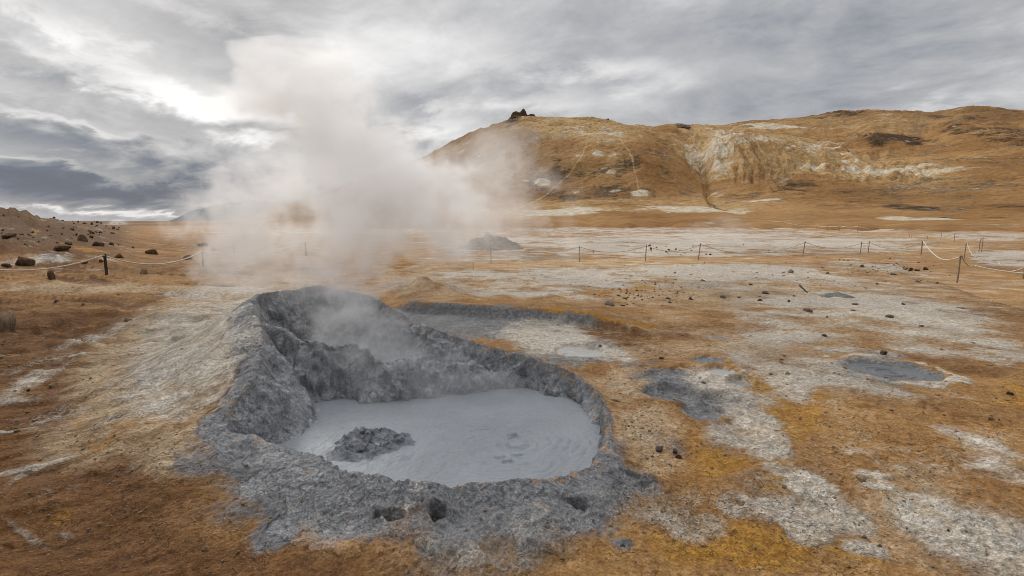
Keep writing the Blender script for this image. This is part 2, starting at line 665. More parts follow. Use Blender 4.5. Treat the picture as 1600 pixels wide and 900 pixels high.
def hit(px, py, z0=0.0):
    """where the sight line of a photo pixel meets the ground"""
    z = z0
    for _ in range(12):
        p = at_z(px, py, z)
        z = 0.5 * z + 0.5 * float(G(p[0:1], p[1:2])[0])
    return at_z(px, py, z)


# ------------------------------------------------------------------ mineral patches
def E(u, v, L):
    s = 0.0
    for (cx, cy, rx, ry, ang, g) in L:
        s = np.maximum(s, g * ell(u, v, cx, cy, rx, ry, ang, 0.6))
    return s


def masks(x, y, z):
    u, v = to_px(x, y, z)
    white = E(u, v, [(1090, 380, 370, 20, 0, .80), (1280, 392, 160, 9, 0, .72), (1530, 369, 110, 7, 0, .66), (1575, 405, 75, 15, 5, .74),
                     (820, 395, 90, 14, 0, .55), (1000, 360, 220, 5, 0, .6), (1300, 360, 130, 6, 0, .6),
                     (760, 440, 140, 17, 3, .68), (930, 432, 150, 20, 0, .74), (1120, 428, 180, 20, 2, .74), (1240, 432, 130, 16, 3, .68),
                     (1390, 414, 100, 14, 3, .72), (1180, 452, 200, 16, 3, .55), (830, 455, 160, 14, 2, .55),
                     (1360, 500, 200, 42, 6, .95), (1270, 480, 120, 22, 3, .85), (1480, 530, 110, 30, 10, .80), (1250, 510, 90, 30, 0, .8), (1560, 555, 90, 25, 12, .65),
                     (1200, 562, 80, 28, 10, .52), (1330, 550, 90, 16, 5, .55), (1290, 565, 60, 25, 0, .5), (1330, 600, 110, 14, 12, .55),
                     (1170, 655, 55, 22, 20, .95), (1195, 690, 46, 32, 30, .92), (1150, 680, 55, 25, 10, .85), (1120, 600, 55, 30, 20, .62), (1165, 625, 60, 22, 10, .66),
                     (1215, 738, 36, 14, 20, .95), (1262, 760, 64, 24, 25, 1.0), (1205, 797, 32, 22, 20, .92), (1255, 820, 46, 27, 30, 1.05), (1250, 770, 110, 50, 30, .64), (1310, 805, 60, 25, 25, .74),
                     (1150, 790, 35, 20, 20, .62), (1350, 860, 40, 14, 20, .6),
                     (1365, 745, 36, 10, 8, .82), (1372, 763, 32, 10, 8, .8), (1520, 690, 90, 10, 22, .50), (1560, 740, 90, 22, 16, .56),
                     (1500, 830, 110, 52, 25, .92), (1570, 850, 90, 60, 25, .9), (1470, 800, 90, 30, 20, .6), (1420, 720, 200, 40, 10, .42), (1080, 820, 60, 30, 10, .5), (1010, 798, 70, 22, 10, .58),
                     (1045, 780, 70, 20, 0, .5), (870, 525, 90, 30, 0, .72), (940, 560, 60, 20, 0, .5), (1240, 605, 40, 25, 20, .6),
                     (760, 862, 120, 38, -12, .72), (700, 885, 110, 26, -5, .62), (840, 830, 80, 26, -20, .58),
                     (305, 535, 130, 66, -24, .86), (350, 610, 50, 60, -30, .74), (250, 640, 110, 30, -22, .6), (235, 590, 90, 35, -18, .50), (350, 490, 60, 22, -20, .5), (190, 655, 60, 9, -15, .6),
                     (270, 700, 130, 20, -22, .5), (100, 760, 70, 18, -22, .45),
                     (140, 530, 120, 10, -22, .55), (75, 580, 60, 12, -30, .52), (60, 620, 70, 10, -10, .5), (80, 650, 60, 12, -10, .48), (330, 455, 80, 10, -5, .5),
                     (40, 830, 50, 10, 35, .5), (130, 850, 50, 12, 30, .52), (40, 740, 70, 8, -30, .5), (260, 448, 80, 3, 0, .4),
                     (560, 362, 260, 5, 0, .55), (500, 345, 250, 3, 0, .3)])
    slate = E(u, v, [(720, 503, 130, 24, 3, 1.25), (800, 494, 150, 10, 3, 1.2), (632, 458, 40, 16, 0, .6), (1090, 612, 100, 38, 12, .72), (1010, 582, 60, 22, 5, .66), (1140, 628, 44, 20, 8, .8), (1100, 640, 45, 18, 10, .8), (1050, 612, 50, 22, 5, .85), (1040, 588, 50, 18, 5, .85),
                     (985, 755, 62, 24, 20, .72), (880, 545, 110, 40, 5, .62), (760, 502, 150, 24, 4, .95), (900, 500, 60, 12, 8, .6), (1000, 640, 70, 50, 20, .42),
                     (960, 700, 40, 40, 0, .5), (1385, 577, 90, 26, 5, .6), (1130, 380, 120, 5, 0, .62), (1000, 378, 80, 5, 0, .5), (860, 402, 60, 6, 0, .45), (930, 440, 120, 12, 0, .38), (1130, 440, 140, 10, 0, .38),
                     (1530, 845, 60, 30, 30, .34), (1590, 850, 26, 30, 30, .75), (1260, 765, 40, 16, 20, .34), (1270, 815, 26, 14, 30, .36), (1220, 708, 34, 12, 10, .6), (1005, 680, 60, 60, 0, .4),
                     (240, 590, 40, 10, -20, .5), (325, 705, 85, 46, -15, .74), (430, 770, 110, 40, 15, .60), (440, 830, 60, 26, -25, .66), (970, 855, 22, 12, 0, .6), (400, 790, 120, 40, -10, .42), (560, 800, 160, 40, 8, .5),
                     (1035, 690, 40, 14, 0, .5), (1060, 705, 30, 10, 0, .5), (760, 400, 90, 8, 0, .4)])
    yellow = E(u, v, [(1215, 640, 75, 52, 15, .62), (1180, 690, 60, 30, 10, .6), (1120, 705, 80, 40, 10, .46), (1215, 745, 30, 80, -10, .62), (1190, 860, 110, 40, 10, .62), (1100, 850, 100, 40, 5, .5), (1320, 860, 90, 16, 15, .5),
                      (1010, 715, 60, 20, 0, .3), (955, 452, 70, 6, 0, .5), (930, 457, 30, 5, 0, .6), (1590, 615, 60, 30, 5, .42), (1560, 660, 90, 40, 5, .35), (1385, 560, 70, 4, 5, .55), (1430, 600, 80, 5, -10, .5),
                      (300, 505, 70, 9, -25, .5), (205, 515, 40, 8, -20, .5), (70, 815, 60, 18, -20, .42), (480, 835, 90, 22, 0, .35), (1060, 598, 25, 10, 0, .3)])
    dbank = poly_d(u, v, [(860, 482), (920, 492), (985, 505), (1015, 511)], 3.0)
    yellow = np.maximum(yellow, 0.8 * (1 - sst(dbank, 4, 12)))
    # orange lips of the ring puddles
    lowz = sst(-x, 1.9, 3.2) * sst(y, 1.0, 2.5) * (1 - sst(y, 9, 12)) * (1 - sst(u, 330, 420))
    q1, q2 = (x * 0.93 + y * 0.37), (-x * 0.37 + y * 0.93) + 0.12 * pn2(x / 0.9, y / 0.9, 61)
    streak = sst(rid2(q1 / 1.9, q2 / 0.50, 3, 63), .74, .90) * sst(pn2(q1 / 1.6, q2 / 1.3, 64), -.05, .4)
    white = np.maximum(white, .95 * streak * lowz)
    rut = sst(.5 - rid2(x / 3.5, (y + .25 * x + .5 * pn2(x / 4, y / 4, 12)) / .75, 4, 15), -.12, .16) * sst(-x, 2.6, 5) * sst(y, 5.5, 8) * (1 - sst(y, 17, 24))
    rut2 = sst(.5 - rid2(q1 / 2.4, q2 / .62, 4, 16, .55), -.10, .16) * sst(-x, 1.7, 3.2) * sst(y, .5, 2) * (1 - sst(y, 8.5, 11)) * (1 - sst(u, 200, 380))
    rutd = np.maximum(1.05 * rut, 1.1 * rut2)
    for P, rr in ((P_RING1, .20), (P_RING2, .14), (P_DARK, .58)):
        q = np.hypot(x - P[0], y - P[1]) / rr
        yellow = np.maximum(yellow, .72 * np.exp(-((q - 1.12) / 0.16) ** 2))
    dark = E(u, v, [(940, 512, 90, 16, 8, .9), (40, 380, 60, 10, 5, .75), (110, 398, 90, 12, 5, .5), (30, 350, 160, 20, 4, .55), (260, 348, 160, 4, 0, 1.6), (450, 348, 200, 4, 0, 1.6),
                    (0, 700, 120, 60, 0, .5), (60, 880, 260, 60, -10, .62), (1560, 480, 90, 30, 10, .5), (1500, 570, 110, 16, 8, .6), (1500, 430, 120, 40, 10, .4),
                    (60, 490, 220, 12, -4, .5), (300, 480, 90, 10, -8, .45), (120, 500, 160, 6, -6, .55), (0, 560, 120, 40, 0, .5), (60, 470, 100, 6, 0, .4), (1420, 405, 40, 5, 0, .6), (1180, 352, 120, 4, 0, .4),
                    (1090, 520, 90, 14, 0, .5), (1010, 545, 80, 14, 10, .5), (1060, 560, 60, 10, 0, .4)])
    dark = np.maximum(dark, .55 * (1 - sst(v, 352, 374)) * sst(u, 420, 600))
    dark = np.maximum(dark, 1.0 * sst(260 - u, 0, 120) * (1 - sst(v, 385, 420)))
    dark = np.maximum(dark, 0.85 * sst(520 - u, 0, 380) * sst(v, 420, 520))
    dark = np.maximum(dark, 0.75 * sst(v, 780, 900) * (1 - sst(u, 500, 1050)))
    dark = np.maximum(dark, 0.45 * sst(700 - u, 0, 350) * sst(v, 350, 380) * (1 - sst(v, 420, 440)))
    dark = np.maximum(dark, rutd)
    pale = E(u, v, [(1360, 500, 240, 60, 6, .62), (1000, 690, 80, 90, 20, .55), (1010, 600, 90, 50, 10, .5), (280, 560, 190, 85, -24, 1.05), (210, 650, 180, 60, -22, .68), (420, 480, 100, 40, -20, .6),
                    (700, 440, 200, 30, 0, .6), (1250, 440, 400, 40, 2, .5), (1250, 600, 140, 60, 8, .40), (1480, 830, 180, 90, 20, .55), (1350, 380, 400, 30, 0, .4), (130, 450, 200, 10, 0, .62), (1120, 445, 480, 50, 3, .62), (1200, 540, 260, 50, 5, .5), (1000, 540, 160, 60, 0, .45), (900, 620, 220, 120, 0, .36), (1350, 650, 260, 80, 8, .3), (480, 390, 120, 18, 0, .45),
                    (1100, 560, 140, 40, 5, .4), (650, 800, 260, 60, 4, .4), (330, 700, 120, 60, -15, .8)])
    pathm = .9 * inside_poly(u, v, PATH_PX)
    pathm_ = (1 - sst(poly_d(u, v, [(740, 416), (1000, 410), (1250, 405), (1420, 398), (1500, 395)], 4.0), 18, 34))
    pathm_ = np.maximum(pathm_, 1 - sst(poly_d(u, v, [(1240, 357), (1360, 366), (1470, 376), (1500, 392), (1470, 415), (1540, 450), (1700, 490)], 2.4), 40, 80))
    white = white * (1 - 0.8 * pathm)
    slate = slate * (1 - 0.9 * pathm)
    curl = E(u, v, [(760, 862, 130, 42, -12, .9), (1010, 798, 90, 26, 10, .8), (1250, 780, 120, 60, 30, .6), (1330, 590, 140, 30, 10, .6), (1180, 660, 80, 60, 20, .7), (300, 545, 110, 50, -20, .5), (1500, 830, 140, 70, 25, .5)])
    lava = np.maximum(sst(250 - u, 0, 130) * (1 - sst(v, 372, 396)) * .8, E(u, v, [(240, 348, 150, 4, 0, 1.1), (430, 348, 160, 4, 0, 1.1), (40, 380, 60, 10, 5, .5)]))
    runn = sst(-x, 0.6, 2.0) * sst(y, .5, 2.0) * (1 - sst(y, 9, 12))
    q = np.hypot(x - P_DARK[0], y - P_DARK[1]) / .56
    q = q + .10 * pn2((x - P_DARK[0]) * 3, (y - P_DARK[1]) * 3, 77)
    white = np.maximum(white, (.35 + .75 * sst(pn2(x / .28, y / .28, 78), -.25, .25)) * np.exp(-((q - 1.10) / .16) ** 2))
    slate = np.maximum(slate, 1.3 * (1 - sst(q, .8, 1.0)))
    for P, rr in ((P_GREY1, .30), (P_GREY2, .28), (P_GREY3, .26), (P_GREY4, .22), (P_FAINT2, .22)):
        q = np.hypot(x - P[0], y - P[1]) / rr + .16 * pn2((x - P[0]) / rr * 1.3, (y - P[1]) / rr * 1.3, int(P[0] * 10) % 50)
        yellow = np.maximum(yellow, .62 * np.exp(-((q - 1.14) / .09) ** 2))
        slate = np.maximum(slate, 1.15 * (1 - sst(q, .7, 1.05)))
    return (np.stack([white, slate, yellow], 1), np.stack([dark, pale, pathm], 1), np.stack([curl, runn, lava], 1))


# ------------------------------------------------------------------ soil and crust material
def soil_material(name, rim=False):
    m, N = new_mat(name)
    pos = N.n('ShaderNodeTexCoord').outputs['Object']
    a1 = N.n('ShaderNodeAttribute', attribute_name='m1').outputs['Color']
    a2 = N.n('ShaderNodeAttribute', attribute_name='m2').outputs['Color']
    a3 = N.n('ShaderNodeAttribute', attribute_name='m3').outputs['Color']
    white, slate, yellow = N.sep(a1)
    dark, pale, pathm = N.sep(a2)
    curl, runn, wet = N.sep(a3)
    wv = N.vm('SCALE', N.vm('SUBTRACT', N.noise(pos, 5.0, 4, 0.6, color=True), (.5, .5, .5)), s=0.22)
    pw = N.vm('ADD', pos, wv)
    # flow-stretched coordinates for the runnels of the left slope
    rot = N.n('ShaderNodeVectorRotate', rotation_type='Z_AXIS')
    N.put(rot.inputs['Vector'], pw)
    rot.inputs['Angle'].default_value = R(-22)
    ps = N.scale(rot.outputs[0], 0.30, 1.25, 0.8)
    nA = N.noise(pw, 0.9, 7, 0.62)
    nB = N.noise(pw, 4.2, 7, 0.66)
    nC = N.noise(pos, 17.0, 6, 0.68)
    nD = N.noise(pos, 75.0, 4, 0.65)
    nS = N.noise(ps, 7.0, 6, 0.66)
    nS2 = N.noise(ps, 24.0, 4, 0.66)
    nF = N.noise(N.scale(pos, 1, 1, 1), 0.16, 6, 0.62)
    vor = N.voro(pw, 16.0, 'DISTANCE_TO_EDGE')
    vor2 = N.voro(N.vm('ADD', pos, N.vm('SCALE', wv, s=0.5)), 48.0, 'DISTANCE_TO_EDGE')
    cell = N.voro(pw, 30.0, 'F1')

    nM = N.noise(pw, .42, 12, .70)
    nM2 = N.noise(N.vm('ADD', pw, (31.7, 12.1, 4.4)), .55, 12, .72)
    nL = N.noise(N.vm('ADD', pos, (5.5, 3.3, 0)), .11, 9, .72)
    nM3 = N.noise(N.vm('ADD', pos, (7.7, 52.1, 1.4)), 1.3, 10, .70)

    def th(mask, noise, amp, gain):
        """mask broken up by noise into patches with crisp ragged edges"""
        s = N.m('MULTIPLY_ADD', N.m('SUBTRACT', noise, 0.5), amp, mask)
        return N.ss(s, 0.5 - 0.5 / gain, 0.5 + 0.5 / gain)

    br = N.m('ADD', N.m('MULTIPLY', nB, 0.5), N.m('MULTIPLY', nA, 0.5))
    fineN = N.m('ADD', N.m('MULTIPLY', nC, 0.6), N.m('MULTIPLY', nB, 0.4))
    # streaky variant takes over on the left slope
    fineS = N.n('ShaderNodeMix', data_type='FLOAT')
    N.put(fineS.inputs[0], N.m('MULTIPLY', runn, 0.8))
    N.put(fineS.inputs[2], fineN)
    N.put(fineS.inputs[3], N.m('ADD', N.m('MULTIPLY', nS, 0.62), N.m('MULTIPLY', nS2, 0.38)))
    fs = fineS.outputs[0]
    br = N.m('ADD', N.m('MULTIPLY', nM3, .6), N.m('MULTIPLY', fs, .4))
    base = N.ramp(br, [(.28, (.085, .040, .015)), (.41, (.220, .104, .030)), (.51, (.355, .183, .058)), (.61, (.49, .282, .108)), (.73, (.60, .43, .25))])
    base = N.mix(N.ss(nF, .35, .65, 0.0, .35), base, (.35, .18, .058))
    base = N.mix(N.ss(fs, .42, .66, 0.0, .5), base, (.50, .31, .15))
    base = N.mix(N.ss(fs, .48, .30, 0.0, .65), base, (.17, .078, .027))
    base = N.mix(th(dark, nM2, 2.4, 1.5), base, N.mix(N.ss(fs, .35, .65), (.105, .046, .016), (.245, .116, .041)))
    base = N.mix(N.m('MULTIPLY', wet, N.ss(nL, .30, .55, .55, 1.0)), base, N.mix(N.ss(fs, .35, .65), (.075, .043, .023), (.225, .130, .064)))
    base = N.mix(N.m('MULTIPLY', pathm, .8), base, N.mix(N.ss(br, .35, .65), (.33, .180, .068), (.40, .235, .10)))
    palec = N.mix(N.ss(fs, .36, .62), (.36, .225, .11), (.66, .52, .35))
    base = N.mix(N.m('MULTIPLY', th(pale, nM3, 1.8, 1.7), .85), base, palec)
    yellow = N.m('MULTIPLY', yellow, 1.08)
    yel = N.mix(N.ss(fs, .38, .62), (.30, .135, .022), (.54, .28, .045))
    base = N.mix(N.m('MULTIPLY', th(yellow, nM2, 4.0, 3.0), .92), base, yel)
    slc = N.mix(N.ss(fs, .32, .68), (.105, .105, .11), (.30, .30, .30))
    base = N.mix(th(slate, nM, 3.6, 2.4), base, slc)
    whc = N.mix(N.ss(fs, .36, .60), (.40, .31, .21), (.82, .76, .66))
    whc = N.mix(N.ss(nB, .45, .72, 0, .35), whc, (.50, .465, .42))
    wf = th(N.m('MULTIPLY', white, .93), N.m('SUBTRACT', N.m('ADD', N.m('MULTIPLY', nL, .45), N.m('ADD', N.m('MULTIPLY', nM, .5), N.m('MULTIPLY', nM3, .35))), .15), 5.0, 2.1)
    base = N.mix(N.m('MULTIPLY', wf, .90), base, whc)
    lace = N.m('MULTIPLY', N.ss(N.voro(N.vm('ADD', pw, N.vm('SCALE', wv, s=.6)), 11.0, 'DISTANCE_TO_EDGE'), .13, .03), N.m('MULTIPLY', N.ss(white, .12, .5), N.ss(nM, .44, .56)))
    base = N.mix(N.m('MULTIPLY', lace, .7), base, (.62, .54, .44))
    # curled salt flakes: light lines along cell edges
    cl = N.m('MULTIPLY', N.ss(vor2, .09, .02), N.m('MULTIPLY', curl, N.ss(nB, .40, .58)))
    base = N.mix(N.m('MULTIPLY', cl, .75), base, (.68, .60, .50))
    # dark cracks and pinholes
    ck = N.m('MULTIPLY', N.ss(vor, .035, .0), N.ss(nB, .48, .62))
    base = N.mix(N.m('MULTIPLY', ck, .45), base, (.10, .06, .03))
    pin = N.m('MULTIPLY', N.ss(cell, .16, .06), N.ss(nA, .5, .6))
    base = N.mix(N.m('MULTIPLY', pin, .5), base, (.09, .06, .04))
    sp = N.ss(nD, .60, .70)
    base = N.mix(N.m('MULTIPLY', sp, .35), base, (.66, .55, .42))
    sp2 = N.ss(nD, .38, .28)
    base = N.mix(N.m('MULTIPLY', sp2, .4), base, (.12, .07, .035))
    gr1, gr2 = N.vcol(pw, 42.0), N.vcol(pos, 105.0)
    gm = N.m('MULTIPLY', N.ss(gr1, 0, 1, .84, 1.15, 'LINEAR'), N.ss(gr2, 0, 1, .80, 1.18, 'LINEAR'))
    gm = N.m('MULTIPLY', gm, N.ss(nL, .3, .7, .86, 1.1))
    base = N.vm('SCALE', base, s=gm)
    h = N.m('ADD', N.m('MULTIPLY', nC, .55), N.m('MULTIPLY', nD, .16))
    h = N.m('MULTIPLY_ADD', gr1, .16, N.m('MULTIPLY_ADD', gr2, .10, h))
    h = N.m('MULTIPLY_ADD', nB, .7, h)
    h = N.m('MULTIPLY_ADD', N.m('MULTIPLY', nS, runn), 1.0, h)
    h = N.m('MULTIPLY_ADD', N.m('MULTIPLY', nS2, runn), .5, h)
    h = N.m('MULTIPLY_ADD', wf, .42, h)
    h = N.m('MULTIPLY_ADD', lace, .3, h)
    h = N.m('MULTIPLY_ADD', cl, .35, h)
    h = N.m('SUBTRACT', h, N.m('MULTIPLY', ck, .35))
    h = N.m('MULTIPLY', h, N.m('SUBTRACT', 1.0, N.m('MULTIPLY', pathm, .6)))
    rough = N.n('ShaderNodeMix', data_type='FLOAT')
    N.put(rough.inputs[0], N.m('MULTIPLY', slate, .5))
    rough.inputs[2].default_value = .95
    rough.inputs[3].default_value = .62
    finish(N, base, rough.outputs[0], .22, h, 0.055, 1.0)
    return m


M_SOIL = soil_material('soil_crust')

# ------------------------------------------------------------------ ground sheet (polar grid: fine near, coarse far)
def build_ground():
    azs = np.concatenate([np.linspace(-180, -56, 40, endpoint=False), np.linspace(-56, 56, 1300), np.linspace(56, 180, 41)[1:-1]])
    dep = np.concatenate([np.linspace(38.5, 0.35, 560), [.31, .27, .23, .19, .15, .11, .07, .04, .02, .008]])
    rs = np.concatenate([[0.15, .4, .8, 1.2, 1.6, 1.9], EYE / np.tan(np.radians(dep))])
    rs[-1] = 9000
    AZ, RR = np.meshgrid(np.radians(azs), rs)
    x, y, r = (RR * np.sin(AZ)).ravel(), (RR * np.cos(AZ)).ravel(), RR.ravel()
    z = G0(x, y)
    F = grid_faces(len(rs), len(azs), True)
    D = np.full(len(x), 99.0)
    A = np.zeros((len(x), 4))
    near = (x > -6.5) & (x < 3.2) & (y > 1.5) & (y < 10)
    D[near], A[near] = rim_field(x[near], y[near])
    z = mound(x, y, z, D, A)
    Fb = apron(x, y, D, A)
    M = masks(x, y, z)
    M = pot_tint(x, y, D, A, M)
    rel = relief(x, y, r, np.clip(M[0][:, 0] + M[0][:, 1], 0, 1) * (1 - .7 * M[1][:, 2]))
    for hx in HOLES:
        q = np.hypot(x - hx[0], (y - hx[1])) / 0.07
        z = z - 0.12 * (1 - sst(q, .55, 1.1)) + .025 * np.exp(-((q - 1.4) / .35) ** 2)
    z = z + rel * (1 - .5 * M[1][:, 2])
    z = z - 0.20 * sst(-Fb, 0.03, 0.10) * near
    cen = F
    inside = (Fb[cen].max(1) < -0.16) & near[cen].all(1)
    F = F[~inside]
    V = np.stack([x, y, z], 1)
    attrs = {'m1': M[0], 'm2': M[1], 'm3': M[2]}
    PATH = np.array([at_z(*p, 0)[:2] for p in PATH_PX])
    fx, fy = x[F].mean(1), y[F].mean(1)
    onp = inside_poly(fx, fy, PATH) & (fy > 5)
    for nm, sel, lab, cat in (('ground', ~onp, 'ochre earth flat crusted with white, yellow and grey minerals', 'ground'),
                              ('path', onp, 'smooth trodden ochre footpath running between the rope fences', 'path')):
        v, f, at = compact(V, F[sel], attrs)
        o = mesh_np(nm, v, f, M_SOIL, None, at)
        tag(o, lab, cat, kind='structure')


PATH_PX = [(740, 410), (900, 405), (1100, 402.5), (1260, 400.5), (1400, 395), (1455, 388), (1478, 380), (1440, 373), (1360, 367), (1290, 362), (1240, 358), (1250, 355.5),
           (1330, 361), (1430, 367), (1510, 374), (1535, 383), (1525, 393), (1512, 402), (1540, 418), (1600, 432), (1700, 455), (1700, 510), (1600, 485), (1540, 468),
           (1480, 446), (1420, 425), (1400, 412), (1330, 408), (1200, 411), (1000, 416), (740, 422)]


def mound(x, y, z, D, A):
    t = np.clip(D / np.maximum(A[:, 1], .05), 0, 1)
    k = (1 - t) ** 1.75
    k = np.where(D < 0, 1, k)
    zz = z + (A[:, 0] - z) * k
    return np.where(D < 90, zz, z)


def apron(x, y, D, A):
    """< 0 on the pot's own grey apron and inside it"""
    e = 0.21 * fbm2(x / 0.32, y / 0.32, 5, 71, .55)
    return D - A[:, 2] * (1 + 0.0 * e) - e * np.clip(A[:, 2] / .4, .15, 1)


def pot_tint(x, y, D, A, M):
    m1, m2, m3 = (a.copy() for a in M)
    w = np.clip(A[:, 2], .04, 2)
    g = np.where(D < 90, 1 - sst(D / w, 0.30, 1.75), 0)
    left = sst(-x, 1.2, 1.9) * sst(y, 3.4, 4.2)
    m1[:, 1] = np.maximum(m1[:, 1], g * 1.0)
    m1[:, 0] = m1[:, 0] * (1 - .35 * g)
    m2[:, 0] = m2[:, 0] * (1 - g)
    m2[:, 1] = m2[:, 1] * (1 - .4 * g)
    m1[:, 2] = m1[:, 2] * (1 - .6 * g)
    m3[:, 1] = m3[:, 1] * (1 - .55 * g)
    return m1, m2, m3


build_ground()

# ------------------------------------------------------------------ the big mud pot
def rim_material():
    m, N = new_mat('grey_mud_crust')
    pos = N.n('ShaderNodeTexCoord').outputs['Object']
    a1 = N.n('ShaderNodeAttribute', attribute_name='m1').outputs['Color']
    a3 = N.n('ShaderNodeAttribute', attribute_name='m3').outputs['Color']
    white, grey, yellow = N.sep(a1)
    curl, lip, inner = N.sep(a3)
    wv = N.vm('SCALE', N.vm('SUBTRACT', N.noise(pos, 6.0, 4, 0.6, color=True), (.5, .5, .5)), s=0.18)
    pw = N.vm('ADD', pos, wv)
    nA = N.noise(pw, 2.2, 6, 0.62)
    nB = N.noise(pw, 9.0, 7, 0.66)
    nC = N.noise(pos, 34.0, 6, 0.68)
    nD = N.noise(pos, 110.0, 3, 0.6)
    vor = N.voro(pw, 26.0, 'DISTANCE_TO_EDGE')
    vor2 = N.voro(pw, 55.0, 'DISTANCE_TO_EDGE')
    fs = N.m('ADD', N.m('MULTIPLY', nB, .5), N.m('MULTIPLY', nC, .5))

    def th(mask, noise, amp, gain):
        s = N.m('MULTIPLY_ADD', N.m('SUBTRACT', noise, 0.5), amp, mask)
        return N.ss(s, 0.5 - 0.5 / gain, 0.5 + 0.5 / gain)
    g = N.ramp(fs, [(.30, (.090, .092, .096)), (.43, (.20, .203, .208)), (.53, (.325, .327, .33)), (.68, (.52, .51, .49))])
    g = N.mix(N.ss(nA, .35, .65, 0, .4), g, (.19, .195, .205))
    gin = N.ramp(nB, [(.3, (.19, .195, .205)), (.52, (.335, .342, .355)), (.70, (.48, .485, .49))])
    g = N.mix(N.ss(N.noise(pos, 1.1, 5, .6), .42, .62, .45, 0), g, (.12, .123, .13))
    g = N.mix(N.m('MULTIPLY', inner, .8), g, gin)
    soil = N.mix(N.ss(fs, .38, .62), (.22, .108, .038), (.46, .27, .115))
    pale = N.mix(N.ss(nC, .35, .62), (.36, .30, .22), (.62, .53, .41))
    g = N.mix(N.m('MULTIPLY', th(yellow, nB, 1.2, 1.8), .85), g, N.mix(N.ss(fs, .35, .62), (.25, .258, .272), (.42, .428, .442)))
    out = N.mix(th(white, fs, 1.0, 2.2), soil, pale)
    pw2 = N.vm('ADD', pos, N.vm('SCALE', N.vm('SUBTRACT', N.noise(pos, 5.0, 4, 0.6, color=True), (.5, .5, .5)), s=0.22))
    nM = N.noise(pw2, .42, 12, .70)
    col = N.mix(th(grey, nM, 3.6, 2.4), out, g)
    nW = N.noise(N.vm('ADD', pw, (9.1, 3.3, 1.7)), 1.6, 11, .72)
    col = N.mix(N.m('MULTIPLY', th(N.m('MULTIPLY', white, .72), nW, 4.0, 2.6), N.m('SUBTRACT', .85, N.m('MULTIPLY', inner, .85))), col, N.mix(N.ss(nC, .35, .6), (.33, .31, .28), (.62, .57, .50)))
    # rusty flecks, denser along the lip
    fl = N.m('MULTIPLY_ADD', lip, .16, N.m('SUBTRACT', nB, .5))
    fl = N.m('MULTIPLY', N.ss(fl, .115, .18), N.ss(nC, .42, .56))
    col = N.mix(N.m('MULTIPLY', fl, .8), col, N.mix(N.ss(nD, .4, .6), (.36, .17, .05), (.58, .36, .17)))
    # salt curls low on the apron
    cl = N.m('MULTIPLY', N.ss(vor2, .10, .02), N.m('MULTIPLY', curl, N.ss(nB, .38, .55)))
    col = N.mix(N.m('MULTIPLY', cl, .8), col, (.64, .58, .50))
    ck = N.m('MULTIPLY', N.ss(vor, .05, .0), N.ss(nA, .46, .6))
    col = N.mix(N.m('MULTIPLY', ck, .25), col, (.06, .06, .065))
    sp = N.ss(nD, .60, .72)
    col = N.mix(N.m('MULTIPLY', sp, .3), col, (.5, .48, .45))
    gr = N.vcol(pw, 75.0)
    gr2 = N.vcol(pos, 150.0)
    col = N.vm('SCALE', col, s=N.m('MULTIPLY', N.ss(gr, 0, 1, .74, 1.24, 'LINEAR'), N.ss(gr2, 0, 1, .74, 1.24, 'LINEAR')))
    h = N.m('ADD', N.m('MULTIPLY', nB, .9), N.m('MULTIPLY', nC, .55))
    h = N.m('MULTIPLY_ADD', nD, .12, h)
    h = N.m('SUBTRACT', h, N.m('MULTIPLY', ck, .35))
    h = N.m('MULTIPLY_ADD', cl, .3, h)
    finish(N, col, .8, .3, h, 0.035, 1.0)
    return m


def mud_material(name='liquid_mud', col=(.262, .280, .300), rough=.40, rings=None):
    m, N = new_mat(name)
    pos = N.n('ShaderNodeTexCoord').outputs['Object']
    wv = N.vm('SCALE', N.vm('SUBTRACT', N.noise(pos, 3.0, 3, 0.5, color=True), (.5, .5, .5)), s=0.25)
    pw = N.vm('ADD', pos, wv)
    n1 = N.noise(pw, 2.0, 5, .6)
    n2 = N.noise(pw, 22.0, 5, .65)
    n3 = N.noise(pos, 60.0, 3, .6)
    c = N.mix(N.ss(n1, .35, .65), tuple(v * .93 for v in col), tuple(v * 1.06 for v in col))
    c = N.mix(N.ss(n2, .56, .72, 0, .35), c, tuple(v * 1.25 for v in col))
    c = N.mix(N.ss(n2, .42, .28, 0, .35), c, tuple(v * .7 for v in col))
    h = N.m('MULTIPLY_ADD', n3, .25, N.m('MULTIPLY', n2, .8))
    finish(N, c, rough, .4, h, 0.018, .9)
    return m


M_RIM = rim_material()
M_MUD = mud_material()
M_BOIL = mud_material('boiling_mud', (.185, .195, .212), .5)

pot = empty('mud_pot', (0, 0, 0))
tag(pot, 'large grey mud pot with raised crusted rim, boiling pool and steaming back pit', 'mud pot')


